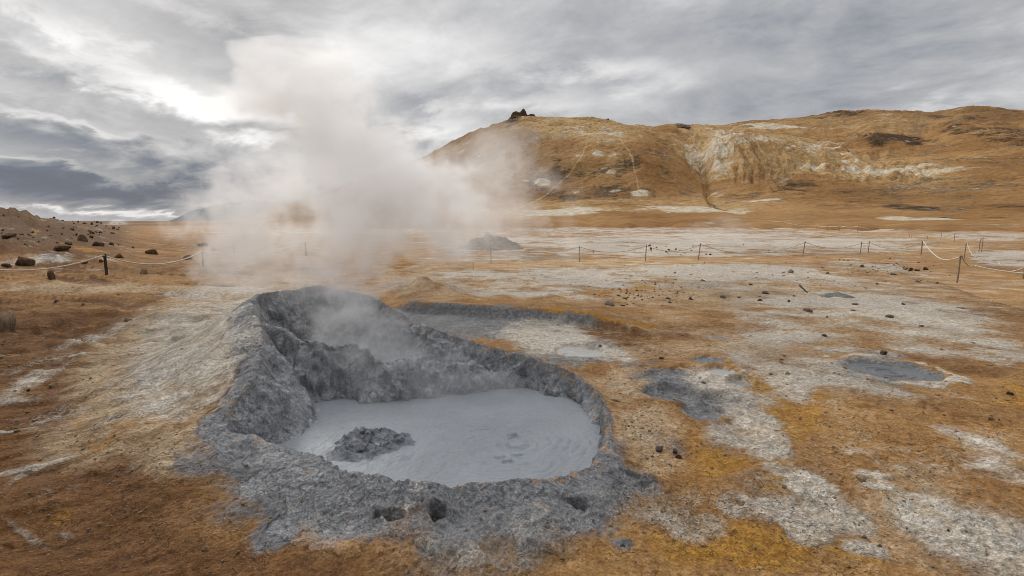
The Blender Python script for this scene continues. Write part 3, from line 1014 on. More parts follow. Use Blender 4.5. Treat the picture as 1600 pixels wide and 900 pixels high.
def build_rim():
    xs = np.arange(-3.9, 1.75, 0.0088)
    ys = np.arange(2.0, 8.3, 0.0095)
    X, Y = np.meshgrid(xs, ys)
    x0, y0 = X.ravel(), Y.ravel()
    wx = x0 + 0.035 * fbm2(x0 / .22, y0 / .22, 3, 81)
    wy = y0 + 0.035 * fbm2(x0 / .22, y0 / .22, 3, 82)
    D, A = rim_field(wx, wy)
    D0, A0 = rim_field(x0, y0)
    # outside: exactly the ground's own mound; inside: the pit
    zg = G0(x0, y0)
    zo = mound(x0, y0, zg, np.maximum(D0, 0), A0)
    ysept = np.interp(x0, SEPT[:, 0], SEPT[:, 1])
    zsept = np.interp(x0, SEPT[:, 0], SEPT[:, 2])
    s = y0 - ysept + 0.05 * fbm2(x0 / .2, y0 / .2, 3, 84)
    floor = np.where(True, -0.34 + 0.42 * sst(s, 0.0, 0.25) * (1 - sst(x0, -.9, .1)), 0)
    t = np.clip(-D / np.maximum(A[:, 3], .08), 0, 1)
    drop = t ** 0.85
    drop = drop * drop * (3 - 2 * drop) * .35 + drop * .65
    zi = A[:, 0] + (floor - A[:, 0]) * drop
    # dividing wall
    wf, wb = 0.30, 0.34
    fall = np.where(s < 0, np.clip(-s / wf, 0, 1) ** 1.1, np.clip(s / wb, 0, 1) ** 1.3)
    top = zsept + .03 * fbm2(x0 / .25, y0 / .1, 2, 88)
    zs = top + (floor - top) * np.clip(fall, 0, 1)
    zs = np.where(x0 < SEPT[-1, 0] + .05, zs, -9)
    k = 0.05
    hh = np.clip(0.5 + 0.5 * (zs - zi) / k, 0, 1)
    zi2 = zi + (zs - zi) * hh + k * hh * (1 - hh)
    zi2 = np.where(zs > -5, zi2, zi)
    zi2 = np.minimum(zi2, A[:, 0] + .02)
    z = np.where(D < 0, zi2, zo)
    bl = sst(D, -0.03, 0.03)
    z = np.where(np.abs(D) < .03, zi2 * (1 - bl) + zo * bl, z)
    nr, nc = X.shape
    Z = z.reshape(nr, nc)
    gy, gx = np.gradient(Z, ys, xs)
    nl = np.sqrt(gx ** 2 + gy ** 2 + 1)
    nx, ny, nz = (-gx / nl).ravel(), (-gy / nl).ravel(), (1 / nl).ravel()
    Fb = apron(x0, y0, D0, A0)
    M = pot_tint(x0, y0, D0, A0, masks(x0, y0, z))
    inn = sst(-D0, 0.0, 0.10)
    edge = sst(-Fb, 0.0, 0.12)
    steep = 1 - nz
    # roughness along the normal: chunky crust outside, flaky drapes inside
    d = relief(x0, y0, np.hypot(x0, y0), np.clip(.25 * M[0][:, 0], 0, 1)) * (1 - inn) * .8
    d = d + (edge * (1 - inn)) * (.010 * (rid3(x0 / .16, y0 / .16, z / .16, 3, 90) - .45) + .012 * (rid3(x0 / .055, y0 / .055, z / .055, 3, 92) - .45) + .008 * fbm3(x0 / .03, y0 / .03, z / .03, 2, 93))
    d = d + inn * (.060 * fbm3(x0 / .30, y0 / .30, z / .30, 2, 95) + .055 * (rid3(x0 / .13, y0 / .13, z / .20, 4, 97) - .45) + .014 * fbm3(x0 / .035, y0 / .035, z / .035, 2, 99))
    for hx in HOLES:
        q = np.hypot(x0 - hx[0], (y0 - hx[1]))
        q = np.hypot((x0 - hx[0]) / 1.25 + .5 * (y0 - hx[1]), y0 - hx[1])
        q = q / .046 + .85 * fbm2(x0 / .085, y0 / .085, 3, 7)
        d = d - 0.13 * (1 - sst(q, .4, 1.05)) + .035 * np.exp(-((q - 1.4) / .4) ** 2) * sst(y0 - hx[1], -.03, .04)
    lump = .05 * fbm2(x0 / .45, y0 / .45, 2, 101) * edge * (1 - inn) * sst(D0, 0, .2)
    px_, py_, pz_ = x0 + nx * d, y0 + ny * d, z + nz * d + lump
    pz_ = pz_ + .006 * edge - 0.05 * (1 - sst(-Fb, 0.0, 0.035))
    m3 = M[2].copy()
    m3[:, 1] = np.exp(-(D0 / .05) ** 2) * (.25 + .75 * sst(x0, -.6, .5)) + .4 * sst(x0, -.4, .8) * inn
    m3[:, 2] = inn
    M[0][:, 1] = np.maximum(M[0][:, 1], np.maximum(1.7 * inn, 1.15 * (1 - sst(D0 / np.maximum(A0[:, 2], .04), .05, .60))))
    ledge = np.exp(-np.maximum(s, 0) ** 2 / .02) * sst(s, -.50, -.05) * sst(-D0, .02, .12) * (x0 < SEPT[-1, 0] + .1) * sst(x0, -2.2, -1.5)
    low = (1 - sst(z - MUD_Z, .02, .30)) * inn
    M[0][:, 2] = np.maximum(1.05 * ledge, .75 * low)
    V = np.stack([px_, py_, pz_], 1)
    F = grid_faces(nr, nc)
    keep = (Fb[F].min(1) < 0.02) & ~((pz_[F].max(1) < MUD_Z - .12))
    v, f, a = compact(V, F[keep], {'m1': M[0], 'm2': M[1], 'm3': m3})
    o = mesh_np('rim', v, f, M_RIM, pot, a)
    o['label'] = 'dark grey crusted rim and inner walls'


BOIL = at_z(579, 697, MUD_Z)
SWIRL = at_z(808, 697, MUD_Z)


def build_pool():
    xs = np.arange(-2.3, 1.15, .0085)
    ys = np.arange(2.7, 5.75, .0085)
    X, Y = np.meshgrid(xs, ys)
    x, y = X.ravel(), Y.ravel()
    D, A = rim_field(x, y)
    wr = .09 * fbm2(x / .5, y / .5, 3, 111)
    z = np.full(len(x), MUD_Z)
    for (c, w0, am, lam) in ((BOIL, 1.1, .0036, .10), (SWIRL, .60, .0085, .085)):
        r = np.hypot(x - c[0], (y - c[1]) * 1.05) + wr
        ph = 2 * math.pi * r / lam + 2.3 * fbm2(x / .3, y / .3, 3, 113)
        z = z + am * (np.abs(np.sin(ph * .5)) * 2 - 1) * np.exp(-(r / w0) ** 2) * (.3 + .7 * sst(pn2(x / .35, y / .35, 115), -.3, .35))
    z = z +   .004 * fbm2(x / .30, y / .30, 3, 117) + .0045 * rid2(x / .09 + .5 * wr * 9, y / .045, 3, 118) + .0016 * fbm2(x / .025, y / .02, 2, 119)
    for c, w0 in ((BOIL, .95), (SWIRL, .75)):
        dx, dy = x - c[0], y - c[1]
        r = np.hypot(dx, dy)
        an = np.arctan2(dy, dx)
        rq = (r + .5 * wr) / .05
        f = rid2(np.cos(an) * 1.5 + .12 * rq, np.sin(an) * 1.5 + rq * .35, 3, 127)
        f2 = rid2(np.cos(an) * 3 + .5 * rq, np.sin(an) * 3 - .5 * rq, 2, 128)
        z = z + np.exp(-(r / w0) ** 2) * sst(r, .1, .35) * (.016 * (f - .5) + .007 * (f2 - .5) - .006 * sst(f, .80, .94))
    # scum drifting along the edges
    edge = 1 - sst(-D, .05, .35)
    z = z + edge * .012 * rid2(x / .10, y / .10, 3, 121)
    # second, smaller burst with a flat blister and two slaps of mud beside it
    r = np.hypot(x - SWIRL[0], y - SWIRL[1])
    z = z + .030 * (1 - sst(r, .06, .11)) + .016 * np.exp(-((r - .15) / .02) ** 2) * sst(pn2(x / .1, y / .1, 123), -.2, .3)
    for px, py, a in ((780, 716, .022), (792, 722, .02), (800, 683, .03), (806, 712, .018)):
        p = at_z(px, py, MUD_Z)
        q = np.hypot((x - p[0]) / .055, (y - p[1]) / .035) + .3 * pn2(x / .03, y / .03, 125)
        z = z + a * (1 - sst(q, .5, 1.0))
    F = grid_faces(*X.shape)
    keep = D[F].min(1) < .06
    V = np.stack([x, y, z], 1)
    v, f, a = compact(V, F[keep], {})
    mesh_np('mud_pool', v, f, M_MUD, pot, a)


def build_boil():
    """churning mass of thrown-up mud"""
    n = 170
    th = np.linspace(0, 2 * math.pi, 300, endpoint=False)
    rr = np.linspace(0, 1, n)
    T, Q = np.meshgrid(th, rr)
    lobe = 1 + .12 * np.sin(3 * T + .6) + .10 * pn2(np.cos(T) * 2.3 + 4, np.sin(T) * 2.3 + 4, 131) + .06 * pn2(np.cos(T) * 7, np.sin(T) * 7, 132)
    x = BOIL[0] + .39 * Q * lobe * np.cos(T) + .10 * Q * np.sin(T)
    y = BOIL[1] + .34 * Q * lobe * np.sin(T)
    env = (1 - sst(Q, .45, 1.0))
    x, y, env, Q = x.ravel(), y.ravel(), env.ravel(), Q.ravel()
    h = .035 + .16 * np.clip(rid2(x / .19, y / .17, 4, 133, .55) - .42, 0, 1) + .03 * pn2(x / .12, y / .12, 136)
    h = h + .05 * np.exp(-(((x - BOIL[0] + .12) / .14) ** 2 + ((y - BOIL[1] - .06) / .10) ** 2)) - .055 * np.exp(-(((x - BOIL[0] - .03) / .07) ** 2 + ((y - BOIL[1] + .02) / .07) ** 2))
    z = MUD_Z - .010 + env * h * .85 + .012 * fbm2(x / .035, y / .035, 2, 137) * env
    ox = .03 * fbm3(x / .1, y / .1, z / .1, 2, 138) * env
    V = np.stack([x + ox, y - ox, z], 1)
    mesh_np('bubbling_mud', V, grid_faces(n, 300, True), M_BOIL, pot)


build_rim()
build_pool()
build_boil()

# ------------------------------------------------------------------ hills behind the flat
def pchip_rows(r, z, q):
    """monotone cubic through knots r,z (K,n) evaluated at q (m,n)"""
    K, n = r.shape
    h = np.diff(r, axis=0)
    d = np.diff(z, axis=0) / h
    m = np.zeros_like(z)
    for k in range(1, K - 1):
        same = d[k - 1] * d[k] > 0
        w1, w2 = 2 * h[k] + h[k - 1], h[k] + 2 * h[k - 1]
        with np.errstate(divide='ignore', invalid='ignore'):
            v = (w1 + w2) / (w1 / d[k - 1] + w2 / d[k])
        m[k] = np.where(same, v, 0)
    m[0], m[-1] = d[0], d[-1]
    out = np.empty_like(q)
    j = np.zeros(q.shape, int)
    for k in range(1, K - 1):
        j += (q >= r[k][None, :])
    ar = np.arange(n)[None, :].repeat(q.shape[0], 0)
    r0, r1, z0, z1, m0, m1 = r[j, ar], r[j + 1, ar], z[j, ar], z[j + 1, ar], m[j, ar], m[j + 1, ar]
    hh = r1 - r0
    t = np.clip((q - r0) / hh, 0, 1)
    t2, t3 = t * t, t ** 3
    return z0 * (2 * t3 - 3 * t2 + 1) + m0 * hh * (t3 - 2 * t2 + t) + z1 * (-2 * t3 + 3 * t2) + m1 * hh * (t3 - t2)


HILL = [   # ridge lines from the foot to the skyline: photo pixel and real distance in metres
    [(200, 349.5, 260), (330, 349.5, 250), (480, 349.5, 200), (620, 351, 165), (800, 352, 140), (1000, 352, 130), (1200, 353, 120), (1400, 354, 115), (1600, 354, 110), (1750, 354, 110)],
    [(200, 349, 290), (350, 348.5, 290), (480, 343, 260), (620, 339, 225), (760, 338, 205), (850, 333, 190), (900, 335, 185), (960, 330, 190), (1100, 329, 185), (1200, 336, 175), (1300, 338, 170), (1400, 340, 170), (1500, 341, 165), (1600, 342, 160), (1750, 342, 160)],
    [(200, 349, 330), (350, 348, 330), (480, 330, 310), (560, 312, 300), (620, 306, 295), (700, 306, 268), (800, 304, 244), (880, 304, 236), (960, 302, 233), (1000, 302, 232), (1060, 304, 236), (1100, 306, 240), (1150, 302, 235), (1200, 296, 230), (1300, 302, 230), (1400, 308, 225), (1500, 306, 220), (1600, 304, 215), (1750, 300, 215)],
    [(200, 349, 370), (350, 347.5, 370), (480, 318, 350), (560, 293, 340), (620, 280, 335), (700, 264, 310), (760, 256, 292), (815, 250, 280), (880, 248, 268), (940, 246, 264), (1000, 247, 262), (1060, 262, 268), (1095, 282, 285), (1115, 262, 280), (1150, 258, 278), (1200, 262, 272), (1260, 272, 268), (1330, 285, 262), (1400, 286, 262), (1500, 280, 262), (1600, 276, 260), (1750, 270, 260)],
    [(200, 349, 400), (350, 347, 400), (480, 313, 385), (560, 285, 380), (620, 269, 375), (700, 236, 358), (760, 215, 345), (815, 207, 330), (880, 206, 312), (940, 209, 306), (1000, 219, 302), (1060, 238, 305), (1095, 266, 320), (1115, 228, 320), (1150, 218, 320), (1200, 228, 315), (1260, 251, 310), (1330, 262, 305), (1400, 262, 305), (1500, 257, 310), (1560, 259, 310), (1600, 256, 310), (1750, 250, 310)],
    [(200, 349, 430), (350, 346.5, 420), (400, 336, 415), (480, 311, 410), (560, 283, 405), (620, 265, 402), (700, 227, 400), (760, 203, 398), (815, 185, 395), (850, 183.5, 395), (900, 185, 392), (950, 190, 390), (1000, 202, 385), (1050, 217, 375), (1095, 238, 370), (1115, 216, 370), (1150, 209, 370), (1200, 219, 370), (1260, 233, 375), (1330, 243, 380), (1400, 249, 380), (1500, 240, 385), (1600, 232, 390), (1750, 228, 390)],
    [(200, 348, 520), (330, 348, 520), (480, 330, 500), (620, 300, 490), (760, 245, 480), (815, 215, 470), (880, 207, 470), (950, 204, 470), (1010, 203.5, 475), (1060, 200, 475), (1120, 206, 480), (1160, 206, 480), (1200, 207, 480), (1260, 213, 485), (1330, 218, 480), (1360, 208, 470), (1400, 214, 465), (1450, 222, 470), (1500, 206, 475), (1560, 200, 480), (1600, 205, 480), (1750, 205, 480)],
    [(200, 349, 650), (480, 340, 640), (620, 320, 640), (760, 270, 640), (900, 230, 640), (1000, 212, 640), (1060, 205, 640), (1130, 201, 640), (1160, 196, 640), (1230, 190, 640), (1280, 184, 640), (1330, 177, 640), (1400, 180, 640), (1450, 179, 640), (1500, 174, 640), (1560, 174, 640), (1600, 177, 640), (1750, 182, 640)],
    [(200, 349, 900), (480, 347, 900), (800, 330, 900), (1100, 270, 900), (1400, 250, 900), (1750, 250, 900)],
]


def hill_material():
    m, N = new_mat('hill_earth')
    pos = N.n('ShaderNodeTexCoord').outputs['Object']
    a1 = N.n('ShaderNodeAttribute', attribute_name='m1').outputs['Color']
    a2 = N.n('ShaderNodeAttribute', attribute_name='m2').outputs['Color']
    white, yellow, darkm = N.sep(a1)
    olive, trail, gull = N.sep(a2)
    nA = N.noise(pos, .018, 6, .6)
    nB = N.noise(pos, .085, 7, .66)
    nC = N.noise(pos, .45, 6, .7)
    nD = N.noise(N.scale(pos, 1, 1, 2.0), .055, 11, .74)
    fs = N.m('ADD', N.m('MULTIPLY', nB, .5), N.m('MULTIPLY', nC, .5))

    def th(mask, noise, amp, gain):
        s = N.m('MULTIPLY_ADD', N.m('SUBTRACT', noise, 0.5), amp, mask)
        return N.ss(s, 0.5 - 0.5 / gain, 0.5 + 0.5 / gain)
    c = N.ramp(N.m('ADD', N.m('MULTIPLY', nA, .6), N.m('MULTIPLY', fs, .4)), [(.34, (.175, .084, .026)), (.46, (.315, .160, .054)), (.57, (.440, .250, .098)), (.70, (.56, .35, .155))])
    c = N.mix(N.m('MULTIPLY', olive, .45), c, N.mix(N.ss(fs, .38, .62), (.165, .112, .055), (.29, .205, .105)))
    c = N.mix(N.m('MULTIPLY', th(yellow, nD, 2.8, 1.5), .85), c, N.mix(N.ss(nC, .35, .65), (.42, .25, .095), (.62, .44, .22)))
    c = N.mix(th(N.m('MULTIPLY', darkm, .95), nD, 3.4, 2.0), c, N.mix(N.ss(nC, .4, .65), (.055, .032, .016), (.14, .085, .038)))
    c = N.mix(N.m('MULTIPLY', th(N.m('MULTIPLY', white, .92), nD, 3.6, 2.2), .95), c, N.mix(N.ss(nC, .35, .65), (.52, .42, .28), (.78, .70, .56)))
    c = N.mix(N.m('MULTIPLY', trail, N.ss(nC, .30, .6, .15, .7)), c, (.58, .42, .22))
    c = N.mix(N.m('MULTIPLY', N.ss(nC, .60, .72), .25), c, (.48, .33, .17))
    c = N.mix(N.m('MULTIPLY', N.ss(nC, .40, .29), .25), c, (.12, .065, .026))
    h = N.m('ADD', N.m('MULTIPLY', nB, 5.0), N.m('MULTIPLY', nC, 1.3))
    finish(N, c, .95, .15, h, 1.0, 1.0)
    return m


M_HILL = hill_material()


def build_hill():
    n_az = 1300
    azs = np.linspace(-37, 50, n_az)
    rows, Rk, Zk = [], [], []
    for L in HILL:
        P = np.array([at_r(px, py, rr) for px, py, rr in L])
        az = np.degrees(np.arctan2(P[:, 0], P[:, 1]))
        rad = np.array([p[2] for p in L], float)
        # smooth interpolation across the azimuth
        def cub(v):
            s = np.interp(azs, az, v)
            k = np.hanning(23)
            k /= k.sum()
            return np.convolve(np.pad(s, 11, mode='edge'), k, 'valid')
        Rk.append(cub(rad))
        Zk.append(cub(P[:, 2]))
    Rk, Zk = np.array(Rk), np.array(Zk)
    Rk[0] = Rk[0] + 7 * np.sin(azs * .9) + 5 * np.sin(azs * 2.3 + 1)
    Zk[0] = -0.4
    Zk[-1] -= 5
    tt = np.concatenate([np.linspace(0, 1, 330) ** 1.15 * .86, np.linspace(.87, 1, 30)])
    Q = Rk[0][None] + (Rk[-1] - Rk[0])[None] * 0
    # rows follow the knots so that ridges stay crisp
    per = [30, 55, 60, 60, 60, 50, 50, 30]
    segs = [np.linspace(0, 1, p, endpoint=False) for p in per]
    Q = np.vstack([Rk[k][None] + (Rk[k + 1] - Rk[k])[None] * segs[k][:, None] for k in range(len(per))] + [Rk[-1][None]])
    Z = pchip_rows(Rk, Zk, Q)
    AZ = np.radians(azs)[None].repeat(len(Q), 0)
    x, y, z = (Q * np.sin(AZ)).ravel(), (Q * np.cos(AZ)).ravel(), Z.ravel()
    u, v = to_px(x, y, z)
    k = sst(z, .5, 12)
    hgt = np.clip(z / 40, 0, 1)
    # erosion: runs down the slope (towards the eye), fine across it
    azd = np.degrees(np.arctan2(x, y))
    r = np.hypot(x, y)
    spur = np.clip(ell(u, v, 1165, 245, 75, 36, 18, .5) + ell(u, v, 1085, 245, 22, 40, -20, .5) + .8 * ell(u, v, 1330, 255, 130, 24, 8, .5), 0, 1)
    wq = .45 * fbm2(x / 28, y / 28, 3, 199)
    g1 = rid2(azd * .62 + .010 * (r - 300) + wq, r / 110, 3, 201)
    g2 = rid2(azd * 1.7 + .03 * (r - 300) + 1.6 * wq, r / 70, 3, 205)
    z = z + k * (2.6 * fbm2(x / 50, y / 50, 3, 211) * hgt + .35 * fbm2(x / 9, y / 9, 3, 215) - .5 * (g2 - .5) * hgt)
    z = z - spur * k * (1.6 * (g2 - .45) + 5.5 * (g1 - .45))
    z = z + k * hgt * sst(azd, 12, 25) * 1.6 * (rid2(x / 70, y / 16, 3, 219) - .5)
    z = z + k * 2.0 * (rid2(x / 16 + wq, y / 26, 4, 223) - .5) * hgt
    z = z + k * .22 * fbm2(x / 3.5, y / 3.5, 2, 217)
    # gully between the round hill and the pale spur
    gd = poly_d(u, v, [(1062, 208), (1075, 222), (1090, 250), (1100, 275), (1104, 300), (1112, 318), (1160, 333)], 1.0)
    z = z - k * 2.2 * np.exp(-(gd / 5.0) ** 2)
    white = E(u, v, [(880, 331.5, 62, 6, -2, .9), (1060, 326, 90, 6, 2, .85), (1130, 329, 60, 3, 3, .8), (1000, 303, 14, 4, 0, .8), (848, 285, 13, 5, 0, .8), (905, 240, 10, 5, 0, .5), (935, 242, 10, 5, 0, .75), (960, 243, 12, 4, 0, .55),
                     (925, 205, 60, 9, 10, .55), (1220, 198, 60, 4, 2, .85), (1400, 263, 120, 7, 1, .8), (1330, 250, 40, 14, 35, .5), (1085, 240, 14, 30, -25, .72), (1122, 238, 24, 28, -30, .75), (1160, 215, 60, 8, 8, .6), (1275, 258, 20, 4, 15, .7),
                     (1190, 313, 30, 2.5, -5, .75), (1400, 341, 28, 4, 0, .75), (1440, 342, 90, 2, 0, .5), (1540, 342, 80, 2, 3, .5), (1110, 303, 25, 3, 0, .4), (1280, 232, 60, 8, 5, .5), (900, 298, 8, 3, 0, .6), (955, 270, 8, 4, 0, .55), (820, 283, 8, 2, 0, .5)])
    yellow = E(u, v, [(920, 203, 110, 20, 6, .85), (950, 262, 60, 40, 0, .42), (1110, 232, 62, 42, 20, .95), (1230, 235, 120, 30, 8, .75), (1360, 262, 170, 24, 4, .75), (1000, 320, 260, 12, 0, .6), (840, 335, 120, 8, 0, .6), (1200, 205, 120, 14, 0, .52), (1340, 195, 150, 18, 0, .42), (1450, 300, 180, 30, 4, .3), (1180, 205, 40, 10, 0, .6)])
    darkm = E(u, v, [(900, 285, 130, 36, 0, .40), (1010, 270, 60, 36, 30, .42), (1350, 310, 300, 22, 2, .34), (1500, 265, 140, 40, 4, .30), (1400, 216, 58, 7, 4, .78), (1370, 222, 22, 6, 0, .74), (1427, 226, 14, 6, 0, .9), (1530, 205, 90, 12, 2, .55), (1580, 220, 60, 12, 4, .5), (1245, 294, 42, 10, -5, .7), (1420, 325, 50, 5, 2, .72), (1570, 321, 45, 4, 2, .75), (1170, 196, 14, 3, 0, .8), (1335, 176, 18, 3, 0, .7), (1480, 340, 12, 2, 0, .7), (1558, 340, 20, 2, 0, .6),
                     (870, 249, 12, 5, -15, .62), (940, 303, 70, 12, -4, .42), (1070, 198, 14, 3, 0, .7), (800, 190, 14, 8, -30, .6), (1500, 185, 60, 4, 2, .5), (1290, 181, 40, 4, -8, .5)])
    olive = E(u, v, [(760, 240, 140, 60, -30, .8), (860, 255, 60, 40, 0, .6), (1340, 188, 110, 14, 0, .8), (1500, 182, 120, 10, 0, .7), (1190, 250, 50, 24, 20, .7), (840, 195, 60, 12, 0, .6), (620, 290, 130, 40, -20, .8), (480, 325, 140, 30, -10, .8)])  # left-flank patches put its shade into the colour; the rest are olive earth
    tr = np.minimum.reduce([poly_d(u, v, [(920, 216), (908, 244), (888, 271), (846, 308), (795, 333)]), poly_d(u, v, [(966, 212), (974, 228), (988, 248), (991, 265), (996, 285), (998, 303)]),
                            poly_d(u, v, [(850, 222), (810, 250), (770, 275), (735, 300)]) + .8, poly_d(u, v, [(800, 333), (860, 319), (930, 314), (960, 315)]) + .4])
    trail = 1 - sst(tr, .5, 1.7)
    gl = 1 - sst(poly_d(u, v, [(1104, 296), (1103, 308), (1120, 320), (1150, 330), (1170, 335)]), .8, 2.2)
    darkm = np.maximum(darkm, .5 * gl)
    V = np.stack([x, y, z], 1)
    o = mesh_np('hill', V, grid_faces(len(Q), n_az), M_HILL, None, {'m1': np.stack([white, yellow, darkm], 1), 'm2': np.stack([olive, trail, gl], 1)})
    tag(o, 'bare brown and ochre hill with pale eroded streaks and footpaths', 'hill', kind='structure')


def build_mountain():
    """blue-grey mountain far off beyond the steam"""
    ang = np.radians(np.linspace(-35.5, -14, 120))
    prof = np.interp(np.degrees(ang), [-35.5, -34.0, -33.4, -31.8, -30, -26, -20, -14], [0, 1, 8, 54, 84, 120, 60, 0])
    tt = np.linspace(0, 1, 30)
    A, T = np.meshgrid(ang, tt)
    Pz = np.tile(prof, (30, 1))
    rr = 2600 + 1400 * T
    z = -3 + Pz * np.sin(np.pi * np.clip(T * 1.0, 0, 1)) * (1 + .18 * fbm2(A * 60, T * 5, 4, 221))
    V = np.stack([(rr * np.sin(A)).ravel(), (rr * np.cos(A)).ravel(), z.ravel()], 1)
    m, N = new_mat('haze_tinted_lava')
    pos = N.n('ShaderNodeTexCoord').outputs['Object']
    c = N.mix(N.noise(pos, .01, 6, .6), (.10, .115, .125), (.19, .205, .20))  # blue fade of distance painted into the rock colour, no haze volume
    finish(N, c, 1, .1)
    o = mesh_np('mountain', V, grid_faces(30, 120), m)
    tag(o, 'low blue-grey mountain on the far horizon beside the steam', 'mountain', kind='structure')


build_hill()
build_mountain()

# ------------------------------------------------------------------ stones
def rock_material(name, c0, c1, c2, scale=9.0):
    m, N = new_mat(name)
    pos = N.n('ShaderNodeTexCoord').outputs['Object']
    rnd = N.n('ShaderNodeObjectInfo').outputs['Random']
    n1 = N.noise(N.vm('ADD', pos, N.comb(N.m('MULTIPLY', rnd, 37.0), 0, 0)), scale, 7, .68)
    n2 = N.noise(pos, scale * 4, 5, .68)
    c = N.mix(N.ss(n1, .36, .62), c0, c1)
    c = N.mix(N.ss(n2, .54, .68, 0, .8), c, c2)
    c = N.mix(N.ss(rnd, 0, 1, 0, .35), c, tuple(v * .6 for v in c0))
    finish(N, c, .92, .2, N.m('MULTIPLY_ADD', n2, .5, n1), .06 * 9 / scale, 1.0)
    return m


M_ROCK_BROWN = rock_material('brown_rock', (.100, .060, .032), (.235, .145, .075), (.40, .28, .165), 6.0)
M_ROCK_GREY = rock_material('grey_rock', (.11, .105, .10), (.26, .24, .215), (.46, .39, .30), 9.0)
M_ROCK_PALE = rock_material('pale_rock', (.26, .17, .10), (.40, .29, .19), (.56, .46, .34), 6.0)
M_ROCK_DARK = rock_material('dark_rock', (.085, .050, .028), (.195, .120, .062), (.34, .23, .13), 6.0)
M_CLAY = rock_material('clay_crust', (.17, .125, .08), (.36, .27, .17), (.52, .42, .29), 5.0)


def rock_mesh(name, seed, sub=3, flat=0.7, cuts=7):
    """angular boulder about 1 m wide sitting on z = 0"""
    rs = np.random.RandomState(seed)
    bm = bmesh.new()
    bmesh.ops.create_icosphere(bm, subdivisions=sub, radius=0.5)
    P = np.array([v.co[:] for v in bm.verts])
    F = np.array([[v.index for v in f.verts] for f in bm.faces])
    bm.free()
    for _ in range(cuts):                       # facets
        d = rs.normal(size=3)
        d /= np.linalg.norm(d)
        lim = rs.uniform(.20, .40)
        t = P @ d
        P = P - np.clip(t - lim, 0, None)[:, None] * d * rs.uniform(.7, 1.0)
    n = fbm3(P[:, 0] * 3, P[:, 1] * 3, P[:, 2] * 3, 4, seed % 40)
    P = P * (1 + .15 * n)[:, None] + .035 * (rid3(P[:, 0] * 4, P[:, 1] * 4, P[:, 2] * 4, 3, seed % 30) - .5)[:, None] * P / .5
    P = P * np.array((1, rs.uniform(.7, 1.0), flat))
    P[:, 2] -= P[:, 2].min() + (P[:, 2].max() - P[:, 2].min()) * .22
    return P, F


ROCKS = []
for i in range(9):
    P, F = rock_mesh('rock', 100 + i, 4, (.75, .55, .9, .6, .7, .45, .8, .5, .65)[i], 11 + i % 4)
    ROCKS.append((P, F))
_rock_cache = {}


def rock_data(i, mat):
    k = (i % len(ROCKS), mat.name)
    if k not in _rock_cache:
        P, F = ROCKS[k[0]]
        o = mesh_np('rock', P, F, mat)
        _rock_cache[k] = o.data
        bpy.data.objects.remove(o)
    return _rock_cache[k]


def place_rock(name, px, py, wpx, hpx, shape, mat, label, cat, group=None, rot=None):
    """py is the foot of the stone"""
    p = hit(px, py)
    dep = p[1] * CT + (EYE - p[2]) * ST
    if mat is M_ROCK_DARK and px < 200:
        wpx, hpx = wpx * .72, hpx * .78
    w, h = wpx / FPX * dep, hpx / FPX * dep
    o = bpy.data.objects.new(name, rock_data(shape, mat))
    COL.objects.link(o)
    zs = max(v.co.z for v in o.data.vertices) if shape not in _zmax else _zmax[shape]
    _zmax[shape] = zs
    p2 = p.copy()
    p2[1] += w * .22
    z = float(G(np.array([p2[0]]), np.array([p2[1]]))[0])
    o.location = (p2[0], p2[1], z - h * .22)
    o.scale = (w, w * .85, 1.25 * h / zs)
    o.rotation_euler = (0, 0, rot if rot is not None else random.uniform(0, 6.28))
    if abs(o.rotation_euler[2]) > .01:
        o.scale = (w, w * .95, 1.25 * h / zs)
    tag(o, label, cat, group)
    return o


